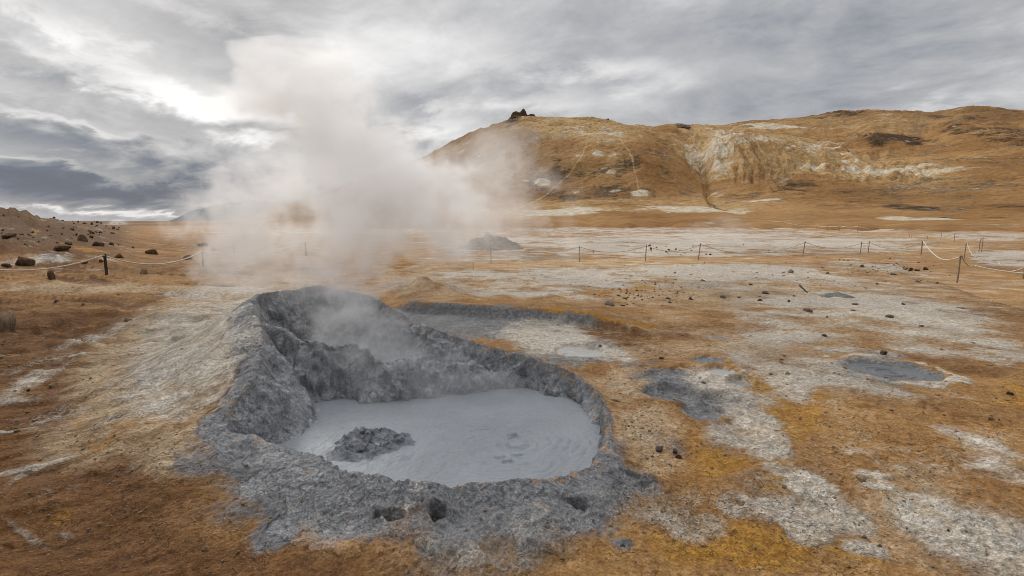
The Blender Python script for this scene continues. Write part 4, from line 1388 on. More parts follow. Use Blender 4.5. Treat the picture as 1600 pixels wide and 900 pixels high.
_zmax = {}
GL = 'boulders scattered below the left rise'
LEFT = [  # px, foot py, width, height, shape, material, label
    (79, 438, 15, 15, 2, M_ROCK_BROWN, 'squat upright brown boulder standing alone on bare earth before the left rope'),
    (222, 430, 13, 11, 0, M_ROCK_PALE, 'small pale tan stone between the two dark posts, below the sagging rope'),
    (128, 382, 17, 11, 0, M_ROCK_BROWN, 'peaked brown boulder, the tallest of the row beyond the left rope'),
    (149, 384, 18, 7, 3, M_ROCK_BROWN, 'low rounded brown boulder just right of the peaked one'),
    (172, 384, 12, 5, 5, M_ROCK_DARK, 'small dark flat stone right of the low rounded boulder'),
    (185, 384, 6, 3, 6, M_ROCK_DARK, 'tiny dark stone at the right end of the boulder row'),
    (236, 397, 19, 8, 1, M_ROCK_BROWN, 'flat-topped brown boulder standing above the rope between the dark posts'),
    (293, 406, 14, 8, 3, M_ROCK_BROWN, 'brown boulder half hidden by the rope next to the second dark post'),
    (183, 405, 14, 8, 0, M_ROCK_BROWN, 'brown stone right behind the rope beside the thick dark post'),
    (92, 400, 34, 9, 1, M_ROCK_DARK, 'long low dark boulder on the slope above the left rope'),
    (32, 417, 38, 17, 3, M_ROCK_DARK, 'broad dark boulder partly behind the rope, biggest below the left rise'),
    (8, 418, 20, 8, 5, M_ROCK_DARK, 'flat dark stone at the left picture edge beside the broad dark boulder'),
    (130, 410, 18, 5, 5, M_ROCK_DARK, 'thin dark slab of rock lying behind the rope left of the thick post'),
    (157, 411, 16, 5, 7, M_ROCK_DARK, 'low dark rock touching the foot line left of the thick post'),
    (175, 412, 10, 3, 5, M_ROCK_DARK, 'small dark sliver of rock right at the thick dark post'),
    (15, 396, 32, 9, 7, M_ROCK_DARK, 'wide dark ledge rock above the rope at the far left'),
    (62, 388, 34, 10, 3, M_ROCK_DARK, 'dark weathered ledge rock in the middle of the left slope'),
    (105, 385, 20, 5, 5, M_ROCK_DARK, 'flat dark outcrop at the slope foot, left of the peaked boulder'),
    (80, 377, 15, 5, 7, M_ROCK_DARK, 'small dark outcrop high on the left slope foot'),
    (20, 378, 30, 7, 1, M_ROCK_DARK, 'dark shelf of rock under the rise at the left edge'),
    (207, 388, 5, 3, 6, M_ROCK_DARK, 'tiny dark stone alone on the ochre flat behind the ropes'),
    (317, 385, 18, 6, 1, M_ROCK_BROWN, 'low brown rock at the steam edge above the second post'),
    (333, 392, 10, 6, 3, M_ROCK_BROWN, 'small brown rock fading into the steam right of the second post'),
    (6, 516, 34, 30, 1, M_ROCK_PALE, 'big tan boulder cut by the left picture edge'),
    (128, 478, 6, 4, 0, M_ROCK_PALE, 'small white stone lying on the earth bank left of the mound'),
    (86, 474, 8, 5, 3, M_ROCK_PALE, 'pale small stone on the worn earth bank at left'),
    (195, 504, 12, 6, 0, M_ROCK_PALE, 'pale grey stone in the gully left of the mound'),
    (63, 332, 10, 4, 0, M_ROCK_DARK, 'dark boulder on the skyline of the left rise'),
    (20, 331, 12, 3, 3, M_ROCK_DARK, 'flat dark boulder on the leftmost skyline'),
    (94, 338, 9, 4, 2, M_ROCK_DARK, 'dark boulder on the skyline where the left rise drops'),
    (110, 341, 12, 5, 3, M_ROCK_DARK, 'broad dark skyline boulder at the end of the left rise'),
    (131, 344, 10, 4, 7, M_ROCK_DARK, 'last dark boulder at the foot of the left rise skyline'),
]
for a in LEFT:
    place_rock('boulder' if a[2] > 11 else 'stone', *a[:6], a[6], 'boulder' if a[2] > 11 else 'stone', GL)
# rubble on the rise itself: many look-alike stones
rs = np.random.RandomState(5)
k = 0
while k < 230:
    px = rs.uniform(0, 190) if k > 60 else rs.uniform(0, 90)
    lo = np.interp(px, [0, 100, 185], [333, 343, 350])
    py = lo + (rs.beta(1.1, 1.6)) * np.interp(px, [0, 185], [52, 22])
    w = 2.2 + 6.5 * rs.beta(1, 2.6)
    place_rock('stone', px, py, w, w * rs.uniform(.35, .6), int(rs.randint(9)), (M_ROCK_BROWN, M_ROCK_DARK, M_ROCK_BROWN)[rs.randint(3)],
               'small weathered brown stone strewn over the slope of the left rise', 'stone', 'rubble stones on the left rise')
    k += 1

GR = 'grey stones on the crusted flat'
RIGHT = [
    (1080, 469, 9, 5, 0, M_ROCK_GREY, 'small grey stone on ochre, leftmost of the spaced row in the middle of the flat'),
    (1131, 466, 12, 5, 3, M_ROCK_GREY, 'rounded grey stone in the middle of the spaced row on ochre'),
    (1188, 473, 11, 6, 2, M_ROCK_GREY, 'grey stone at the edge of the pale crust, right end of the spaced row'),
    (1197, 461, 13, 6, 3, M_ROCK_GREY, 'greyish clod just above the right end of the spaced stone row'),
    (1233, 474, 8, 6, 0, M_ROCK_BROWN, 'brown pointed stone on the pale crust near the dark stick'),
    (1241, 465, 7, 4, 6, M_ROCK_GREY, 'small dark stone beside the stick on the pale crust'),
    (1390, 498, 14, 6, 1, M_ROCK_GREY, 'grey and rust stone in the middle of the big pale crust patch'),
    (1383, 554, 13, 6, 6, M_ROCK_GREY, 'triangular dark stone on the upper lip of the dark round puddle'),
    (1289, 526, 9, 4, 3, M_ROCK_GREY, 'dark stone on the lower edge of the pale crust patch'),
    (1440, 512, 8, 4, 5, M_ROCK_GREY, 'small dark stone on the right half of the pale crust patch'),
    (1337, 478, 11, 4, 5, M_ROCK_GREY, 'flat grey stone right below the low grey mound'),
    (1412, 478, 8, 4, 6, M_ROCK_BROWN, 'small brown stone on the pale crust right of the grey mound'),
    (1265, 488, 16, 6, 5, M_ROCK_PALE, 'pale flat clod on the left half of the pale crust patch'),
    (1335, 489, 13, 5, 7, M_ROCK_PALE, 'pale tan clod below the low grey mound'),
    (1504, 484, 16, 3, 5, M_ROCK_GREY, 'thin grey slab at the right border of the pale crust patch'),
    (1371, 446, 6, 4, 6, M_ROCK_GREY, 'dark pebble-like stone on ochre above the low grey mound'),
    (1436, 442, 10, 4, 3, M_ROCK_GREY, 'grey stone at the lower right end of the stony white strip'),
    (1465, 444, 8, 4, 0, M_ROCK_GREY, 'grey stone left of the nearest right post'),
    (1349, 419, 9, 6, 0, M_ROCK_GREY, 'grey lump at the left end of the stony white strip by the path'),
    (1424, 424, 8, 6, 2, M_ROCK_DARK, 'dark stone in the middle of the stony white strip by the path'),
    (1448, 422, 9, 5, 3, M_ROCK_DARK, 'dark stone near the right end of the stony white strip by the path'),
    (1398, 431, 10, 4, 5, M_ROCK_GREY, 'flat grey stone low in the stony white strip'),
    (1294, 430, 10, 6, 0, M_ROCK_PALE, 'pale pointed clod on white crust left of the stony strip'),
    (1173, 447, 7, 4, 3, M_ROCK_BROWN, 'brown clod on ochre above the spaced stone row'),
    (1581, 617, 10, 4, 5, M_ROCK_DARK, 'dark stone on yellow soil at the right picture edge'),
    (1173, 527, 5, 3, 5, M_ROCK_DARK, 'small dark sliver of stone on brown soil in the middle right'),
    (953, 477, 20, 6, 3, M_ROCK_GREY, 'broad dark clod above the yellow edged bank'),
    (1045, 468, 9, 3, 5, M_ROCK_GREY, 'thin grey stone between the dark clod and the spaced row'),
    (1047, 474, 7, 3, 6, M_ROCK_GREY, 'small grey stone left of the spaced row, just below a thin one'),
    (1034, 562, 9, 4, 5, M_ROCK_DARK, 'dark stone above the dark mud hollows'),
    (962, 630, 14, 5, 5, M_ROCK_PALE, 'white flake of stone right of the pot rim'),
    (1062, 716, 12, 5, 0, M_ROCK_BROWN, 'brown angular stone on grey grit right of the mud pot'),
    (1032, 706, 18, 8, 1, M_ROCK_GREY, 'grey angular stone on grit right of the mud pot'),
    (1056, 709, 13, 7, 2, M_ROCK_GREY, 'grey stone with a pale side right of its angular neighbour'),
    (972, 862, 18, 10, 0, M_ROCK_GREY, 'grey stone with white crumbs lying alone on brown soil in front'),
    (1012, 800, 10, 4, 5, M_ROCK_DARK, 'dark chip on the white curled crust below the mud pot'),
    (1482, 832, 9, 5, 0, M_ROCK_BROWN, 'reddish clod on the grey crust at lower right'),
]
for a in RIGHT:
    place_rock('stone', *a[:6], a[6], 'stone', GR)
k = 0
while k < 120:
    c = [(975, 452, 120, 22), (1010, 470, 70, 14), (1120, 432, 150, 20), (1390, 418, 85, 14), (1230, 440, 120, 24), (1340, 500, 150, 36), (960, 440, 80, 20), (1030, 392, 120, 8)][rs.randint(8)]
    px, py = c[0] + rs.normal() * c[2] * .5, c[1] + rs.normal() * c[3] * .5
    w = rs.uniform(2.2, 5.0)
    place_rock('stone', px, py, w, w * rs.uniform(.4, .75), int(rs.randint(9)), (M_ROCK_GREY, M_ROCK_DARK, M_ROCK_GREY)[rs.randint(3)],
               'small dark stone strewn over the white and ochre crust of the flat', 'stone', 'small stones strewn over the flat')
    k += 1
# loose grit nobody could count, in the near ground
def build_grit():
    rs = np.random.RandomState(9)
    parts_v, parts_f, kk = [], [], 0
    bm = bmesh.new()
    bmesh.ops.create_icosphere(bm, subdivisions=1, radius=0.5)
    P0 = np.array([v.co[:] for v in bm.verts])
    F0 = np.array([[v.index for v in f.verts] for f in bm.faces])
    bm.free()
    zones = [((700, 860), (200, 40), 500), ((1020, 780), (90, 50), 420), ((1250, 780), (160, 90), 420), ((1000, 660), (70, 70), 360), ((250, 760), (260, 120), 700), ((100, 560), (140, 80), 300),
             ((1400, 700), (220, 120), 500), ((1150, 860), (260, 50), 420), ((450, 840), (220, 60), 500), ((1050, 600), (140, 60), 300), ((1350, 590), (180, 40), 250), ((1000, 455), (110, 18), 320), ((1150, 435), (200, 22), 320), ((1400, 418), (100, 14), 160)]
    px, py = [], []
    for (c, s, n) in zones:
        px += list(c[0] + rs.normal(size=n) * s[0] * .6)
        py += list(np.minimum(c[1] + rs.normal(size=n) * s[1] * .6, 925))
    px, py = np.array(px), np.array(py)
    cx, cy = (px - 800) / FPX, (450 - py) / FPX
    dz = -ST + cy * CT
    ok = dz < -.03
    cx, cy, dz = cx[ok], cy[ok], dz[ok]
    t = -EYE / dz
    x, y = cx * t, (CT + cy * ST) * t
    near = (x > -6.5) & (x < 3.2) & (y > 1.5) & (y < 10)
    D = np.full(len(x), 99.0)
    A = np.zeros((len(x), 4))
    D[near], A[near] = rim_field(x[near], y[near])
    ok = (D > .1) & (np.hypot(x, y) > 1.9)
    x, y, D, A = x[ok], y[ok], D[ok], A[ok]
    z = mound(x, y, G(x, y), D, A)
    r = np.hypot(x, y)
    z = z + relief(x, y, r, .5)
    s = np.exp(rs.normal(size=len(x)) * .6) * .0065 * np.clip(r / 4, .6, 4.5)
    for i in range(len(x)):
        Q = P0 * (1 + .25 * rs.normal(size=(len(P0), 1))) * s[i] * rs.uniform(.7, 1.3, 3) * np.array((1.2, 1, .7))
        a = rs.uniform(0, 6.28)
        c_, s_ = math.cos(a), math.sin(a)
        Q = np.stack([Q[:, 0] * c_ - Q[:, 1] * s_, Q[:, 0] * s_ + Q[:, 1] * c_, Q[:, 2]], 1)
        parts_v.append(Q + (x[i], y[i], z[i] + s[i] * .12))
        parts_f.append(F0 + kk)
        kk += len(P0)
    o = mesh_np('grit', np.vstack(parts_v), np.vstack(parts_f), M_GRIT, smooth=False)
    tag(o, 'loose grit and crumbs of crust over the near ground', 'grit', kind='stuff')


M_GRIT = rock_material('grit_crumbs', (.20, .13, .065), (.38, .29, .19), (.58, .50, .40), 22.0)
build_grit()


# ------------------------------------------------------------------ mounds of clay and slag
def build_mound(name, px, py, wpx, hpx, label, cat, mat, spiky=.5, seed=0, depth=.8, peak=1.4):
    p = hit(px, py)
    dep = p[1] * CT + (EYE - p[2]) * ST
    w, h = wpx / FPX * dep * .5, hpx / FPX * dep
    th = np.linspace(0, 2 * math.pi, 180, endpoint=False)
    q = np.linspace(0, 1.12, 90)
    T, Q = np.meshgrid(th, q)
    lob = 1 + .14 * pn2(np.cos(T) * 1.5 + seed, np.sin(T) * 1.5, seed) + .08 * pn2(np.cos(T) * 5, np.sin(T) * 5 + seed, seed + 1)
    x, y = Q * lob * np.cos(T), Q * lob * np.sin(T)
    e = np.clip(1 - Q, 0, 1) ** peak
    crag = rid2(x * 2.4 + seed, y * 2.4, 4, seed + 3, .6) - .5
    z = h * (e * (1 + spiky * 1.1 * crag) + .14 * spiky * fbm2(x * 9, y * 9, 3, seed + 5) * sst(e, .02, .3)) - h * .12 * sst(Q, .9, 1.12)
    X, Y = x * w, y * w * depth
    zg = float(G(np.array([p[0]]), np.array([p[1] + w * .3]))[0])
    V = np.stack([X, Y, z], -1).reshape(-1, 3)
    n_ = len(V)
    nz_ = pn2(V[:, 0] / .25, V[:, 1] / .25, seed + 9)
    at_ = {'m1': np.stack([.50 + .2 * nz_, .30 + .35 * sst(-V[:, 0], .1, .6) * sst(-V[:, 1], 0, .4), 0 * nz_ + .05], 1), 'm2': np.tile((.1, .8, 0), (n_, 1)), 'm3': np.tile((.4, 0, 0), (n_, 1))}
    o = mesh_np(name, V, grid_faces(90, 180, True), mat, None, at_)
    o.location = (p[0], p[1] + w * depth * .8, zg)
    tag(o, label, cat)
    return o


M_SILT = rock_material('silt_crust', (.15, .145, .135), (.30, .29, .27), (.44, .41, .36), 5.0)
M_SLAG = rock_material('slag_clay', (.15, .125, .09), (.36, .30, .215), (.52, .44, .33), 2.6)
build_mound('clay_mound', 766, 391, 104, 21, 'craggy grey brown clay mound standing behind the roped path beside the steam', 'mound', M_SLAG, 1.15, 3, .8, .9)
build_mound('mud_mound', 1320, 468, 56, 8, 'flat grey mud mound on top of the pale crust patch', 'mound', M_SILT, .35, 12, .9, .6)


# ------------------------------------------------------------------ rope fences
def wood_material(name, c0, c1):
    m, N = new_mat(name)
    pos = N.n('ShaderNodeTexCoord').outputs['Object']
    n = N.noise(N.scale(pos, 30, 30, 4), 1.5, 5, .65)
    finish(N, N.mix(N.ss(n, .35, .65), c0, c1), .85, .2, n, .006, 1.0)
    return m


M_POST_DARK = wood_material('weathered_dark_wood', (.030, .026, .022), (.085, .072, .060))
M_POST_TAN = wood_material('weathered_tan_wood', (.26, .19, .125), (.46, .36, .25))
M_ROPE = wood_material('pale_rope', (.50, .44, .34), (.72, .66, .55))
M_ROPE_DIM = wood_material('weathered_rope', (.34, .285, .205), (.54, .465, .355))
M_IRON = wood_material('rusty_iron', (.05, .035, .028), (.12, .08, .055))


def post(px, ytop, ybot, dia, mat, label, group, lean=0.0, eye=True):
    b = hit(px, ybot)
    dep = b[1] * CT + (EYE - b[2]) * ST
    h = (ybot - ytop) / FPX * dep
    root = empty('fence_post', (b[0], b[1], b[2]))
    tag(root, label, 'fence post', group)
    d = dia
    n = 9
    zz = np.concatenate([[-.12, 0], np.linspace(.1, .9, n) * h, [h - .02, h]])
    rr = np.concatenate([[d * .5, d * .5], d * .5 * (1 + .06 * np.sin(np.arange(n) * 2.1 + px)), [d * .47, d * .36]])
    pts = np.stack([lean * zz + .006 * np.sin(zz * 5 + px), .005 * np.cos(zz * 4), zz], 1)
    V, F = tube(pts, rr, 10)
    mesh_py('shaft', V, F, mat, root)
    if eye:
        a = np.linspace(0, 2 * math.pi, 14)
        rv = .028
        ring = np.stack([lean * (h - .06) + rv * np.cos(a) * 0 + 0 * a, -d * .5 - .022 + rv * np.cos(a), h - .055 + rv * np.sin(a)], 1)
        V, F = tube(ring, .006, 6, False)
        mesh_py('rope_eye', V, F, M_IRON, root)
    return np.array((b[0] + lean * h, b[1], b[2] + h)), d, h


def rope(tops, label, mat, rad, sags, group=None):
    """one rope through the given points; sag of each span in metres"""
    pts = []
    for i, (a, b) in enumerate(zip(tops[:-1], tops[1:])):
        s = sags[i] if i < len(sags) else .15
        kink = 0.0
        for t in np.linspace(0, 1, 15, endpoint=False):
            q = a + (b - a) * t
            q = q.copy()
            q[2] -= 4 * s * t * (1 - t)
            pts.append(q)
    pts.append(tops[-1])
    V, F = tube(pts, rad, 6)
    o = mesh_py('rope', V, F, mat)
    tag(o, label, 'rope', group)
    return o


def eye_pt(top, d, drop=.05):
    return top + np.array((0, -d * .5 - .02, -drop))


def free_pt(px, py, dep_like):
    """a rope point at a pixel, at the horizontal distance of another point"""
    return at_r(px, py, float(np.hypot(dep_like[0], dep_like[1])))


GP = 'posts of the left rope fence'
L1 = post(167, 397, 430.5, .075, M_POST_DARK, 'thick dark wooden post carrying the pale rope on the open earth at far left', GP)
L2 = post(318, 392, 419, .06, M_POST_DARK, 'dark wooden post at the edge of the steam, next after the thick one', GP)
L3 = post(366, 380, 396, .065, M_POST_DARK, 'dark post half lost in the steam beyond the rope', GP, eye=False)
L4 = post(478, 377, 400, .065, M_POST_DARK, 'post standing deep in the steam where the left rope ends', GP)
tops = [free_pt(-140, 395, L1[0]), eye_pt(L1[0], .075, .03), eye_pt(L2[0], .06, .03), eye_pt(L4[0], .065, .03)]
rope(tops, 'pale sagging rope strung along the dark posts on the left', M_ROPE, .021, [.42, .34, .30])

GQ = 'posts of the rope fence across the flat'
R0 = post(767, 384, 412, .040, M_POST_TAN, 'thin post in front of the craggy clay mound', GQ)
R1 = post(905.5, 384, 410, .038, M_POST_TAN, 'thin tan post between the clay mound and the middle of the flat', GQ)
R2 = post(1009, 382, 408, .040, M_POST_TAN, 'thin post before the white crust, second right of the clay mound', GQ)
R3 = post(1091.5, 380, 407, .040, M_POST_TAN, 'thin leaning post in the middle of the roped path', GQ, .05)
R4 = post(1254.5, 377, 401, .040, M_POST_TAN, 'thin leaning post below the grey steaming strip, alone on the path edge', GQ, .06)
R5 = post(1344.5, 378, 395, .040, M_POST_TAN, 'left one of two close thin posts at the path bend', GQ)
R6 = post(1356.5, 377, 395.5, .040, M_POST_TAN, 'right one of two close thin posts at the path bend', GQ)
R7 = post(1439, 376, 398.5, .050, M_POST_TAN, 'sturdy post at the path corner where two ropes meet', GQ)
R8 = post(1495.5, 399, 442, .050, M_POST_TAN, 'tall tan post standing nearest on the wide path at right', GQ)
R9 = post(1506.5, 379, 405, .042, M_POST_TAN, 'post behind the tall nearest one on the right side of the path', GQ)
R10 = post(1529.5, 373, 394, .042, M_POST_TAN, 'left one of the twin posts at the far side of the path on the right', GQ)
R11 = post(1533.5, 371, 393.5, .042, M_POST_TAN, 'right one of the twin posts at the far side of the path on the right', GQ)
R12 = post(1490.5, 364, 379, .042, M_POST_TAN, 'post at the far bend of the path beyond the corner', GQ)
R13 = post(1599, 414, 436, .050, M_POST_TAN, 'post cut by the right picture edge', GQ)
rope([free_pt(700, 393, R0[0]), eye_pt(R0[0], .05), eye_pt(R1[0], .05), eye_pt(R2[0], .05), eye_pt(R3[0], .05), eye_pt(R4[0], .05), eye_pt(R5[0], .05), eye_pt(R6[0], .05), eye_pt(R7[0], .05)],
     'thin weathered rope sagging from post to post across the whole flat', M_ROPE_DIM, .011, [.18, .22, .24, .26, .45, .28, .06, .35])
rope([eye_pt(R7[0], .06, .02), free_pt(1470, 404.5, (R7[0] * .45 + R8[0] * .55)), eye_pt(R8[0], .06, .02), free_pt(1520, 414.5, R8[0] * 1.06), free_pt(1600, 427, R8[0] * 1.03), free_pt(1700, 436, R8[0])],
     'pale rope drooping to the ground around the tall nearest post at right', M_ROPE, .020, [.10, .06, .10, .03, .02])
rope([eye_pt(R9[0], .06, .02), free_pt(1521, 400, R9[0] * .97), free_pt(1560, 409, R9[0] * .95), eye_pt(R13[0], .06, .02)],
     'slack pale rope leading from the post behind to the right picture edge', M_ROPE, .018, [.06, .04, .25])
rope([eye_pt(R9[0], .06, .02), eye_pt(R10[0], .06, .02), eye_pt(R11[0], .06, .02)], 'short rope joining the right hand post to the twin posts', M_ROPE_DIM, .011, [.14, .01])
rope([eye_pt(R11[0], .06, .02), eye_pt(R12[0], .06, .02), free_pt(1450, 369, R12[0] * 1.1), free_pt(1400, 366, R12[0] * 1.25)], 'low rope running back along the far bend of the path', M_ROPE_DIM, .018, [.25, .2, .2])
GF = 'posts of the distant fence below the hill'
FP = [(1240, 350, 357, 'leftmost post of the distant white rope fence below the hill'), (1276, 352, 358, 'second post of the distant white rope fence'), (1293, 353, 360, 'third post of the distant white rope fence'),
      (1311.5, 352.5, 361, 'fourth post of the distant white rope fence'), (1340, 353, 365, 'tallest post at the right end of the distant white rope fence')]
FT = [post(px, a, b, .09, M_POST_TAN, lab, GF, eye=False) for px, a, b, lab in FP]
rope([free_pt(1204, 345, FT[0][0] * 1.06), free_pt(1225, 347, FT[0][0] * 1.02)] + [eye_pt(t[0], .09, .06) for t in FT] + [free_pt(1358, 356.5, FT[4][0])],
     'distant white rope running down towards the path below the hill', M_ROPE, .045, [.05, .05, .2, .12, .12, .15, .1])
GD = 'stub posts beside the far path'
for px, a, b, lab in [(1421, 366, 371, 'short stub post beside the far path, left of three'), (1424.5, 366, 372, 'short stub post beside the far path, middle of three'), (1470, 364, 374, 'stub post beside the far path near its bend'),
                      (1449, 368, 373.5, 'short stub post by a drooping rope at the far path')]:
    post(px, a, b, .042, M_POST_TAN, lab, GD, eye=False)
# the stick on the pale crust
a_, b_ = hit(1249, 454), hit(1262, 460)
pts = [a_ + (b_ - a_) * t + np.array((0, 0, .03 + .10 * (1 - t))) for t in np.linspace(0, 1, 9)]
V, F = tube(pts, np.linspace(.028, .012, 9), 7)
tag(mesh_py('stick', V, F, M_POST_DARK), 'dark crooked stick lying on the pale crust', 'stick')

# ------------------------------------------------------------------ crag on the hill top
def build_crag():
    p = at_r(812, 189, 396)
    parts = []
    for (dx, dz, w, h, s) in [(-2.0, -.4, 9.5, 7.6, 1), (2.0, -.4, 9.0, 9.0, 2), (-5.5, -2.0, 9, 5.4, 4), (7.0, -1.5, 14, 5.6, 5), (14, -3.0, 18, 5.6, 7), (0, -1.5, 15, 5.5, 9)]:
        P, F = rock_mesh('crag', 300 + s, 4, 1.0, 9)
        Q = P * np.array((w, w, h / max(P[:, 2].max(), .1)))
        Q = Q + np.array((dx, 0, dz))
        parts.append((Q, F))
    V, F = join_vf(parts)
    o = mesh_np('rock_outcrop', V, F, M_CRAG)
    o.location = p
    tag(o, 'dark blocky rock outcrop crowning the summit of the round hill', 'rock outcrop')


M_CRAG = rock_material('crag_rock', (.080, .055, .033), (.19, .125, .066), (.30, .21, .12), .5)
build_crag()
# small dark outcrops on the skylines
for i, (px, py, w, h, rr, lab) in enumerate([(1071, 201, 18, 5, 473, 'small dark outcrop on the saddle skyline behind the pale spur'), (1336, 178.5, 20, 5, 640, 'dark outcrop on the skyline of the far right ridge'),
                                             (1164, 198.5, 30, 4.5, 640, 'low dark outcrop where the far right ridge begins'), (950, 186.5, 5, 5, 391, 'lone small knob on the round hill skyline')]):
    p = at_r(px, py, rr)
    o = bpy.data.objects.new('rock_outcrop', rock_data(i + 2, M_CRAG))
    COL.objects.link(o)
    k = rr / FPX
    o.location = p - np.array((0, 0, .6))
    o.scale = (w * k, w * k * .8, h * k * 1.8)
    tag(o, lab, 'rock outcrop')


# ------------------------------------------------------------------ small mud puddles
M_MUD_DARK = mud_material('dark_mud', (.115, .119, .125), .34)
M_MUD_PALE = mud_material('pale_mud', (.33, .325, .31), .55)
M_MUD_DRY = mud_material('drying_mud', (.20, .195, .185), .7)


def puddle(c, rad, dz, mat, label, rings=0.0, seed=0, sx=1.0):
    th = np.linspace(0, 2 * math.pi, 96, endpoint=False)
    q = np.linspace(0, 1, 60)
    T, Q = np.meshgrid(th, q)
    lob = 1 + .12 * pn2(np.cos(T) * 1.6 + seed, np.sin(T) * 1.6, seed) + .05 * pn2(np.cos(T) * 5, np.sin(T) * 5, seed + 1)
    x, y = Q * lob * np.cos(T) * rad * sx, Q * lob * np.sin(T) * rad
    z = .0025 * fbm2(x / .07, y / .07, 2, seed + 2)
    r = np.hypot(x, y)
    if rings:
        for (ri, wd, am) in ((.28, .035, .022), (.44, .03, .016), (.62, .03, .010)):
            z = z + am * rings * np.exp(-((r / rad - ri - .05 * pn2(x / rad * 2, y / rad * 2, seed)) / wd) ** 2)
        z = z + .03 * rings * np.exp(-(((x - .03) / .05) ** 2 + (y / .03) ** 2))
    V = np.stack([x, y, z], -1).reshape(-1, 3)
    o = mesh_np('mud_puddle', V, grid_faces(60, 96, True), mat)
    zb = float(G(np.array([c[0]]), np.array([c[1]]))[0])
    o.location = (c[0], c[1], zb + dz)
    tag(o, label, 'mud puddle')


puddle(P_DARK, .52, .018, M_MUD_DARK, 'dark grey round mud puddle with ripple rings in a white lipped hollow at right', 1.0, 3, 1.05)
puddle(P_ROUND, .40, .012, M_MUD_PALE, 'smooth pale grey round mud puddle behind the right rim of the big pot', .12, 5)
puddle(P_RING2, .125, .012, M_MUD_DRY, 'tiny round grey puddle with an orange lip', 0, 7)
puddle(P_RING1, .175, .010, M_MUD_PALE, 'small pale ring shaped puddle above the tiny orange lipped one', 0, 9)

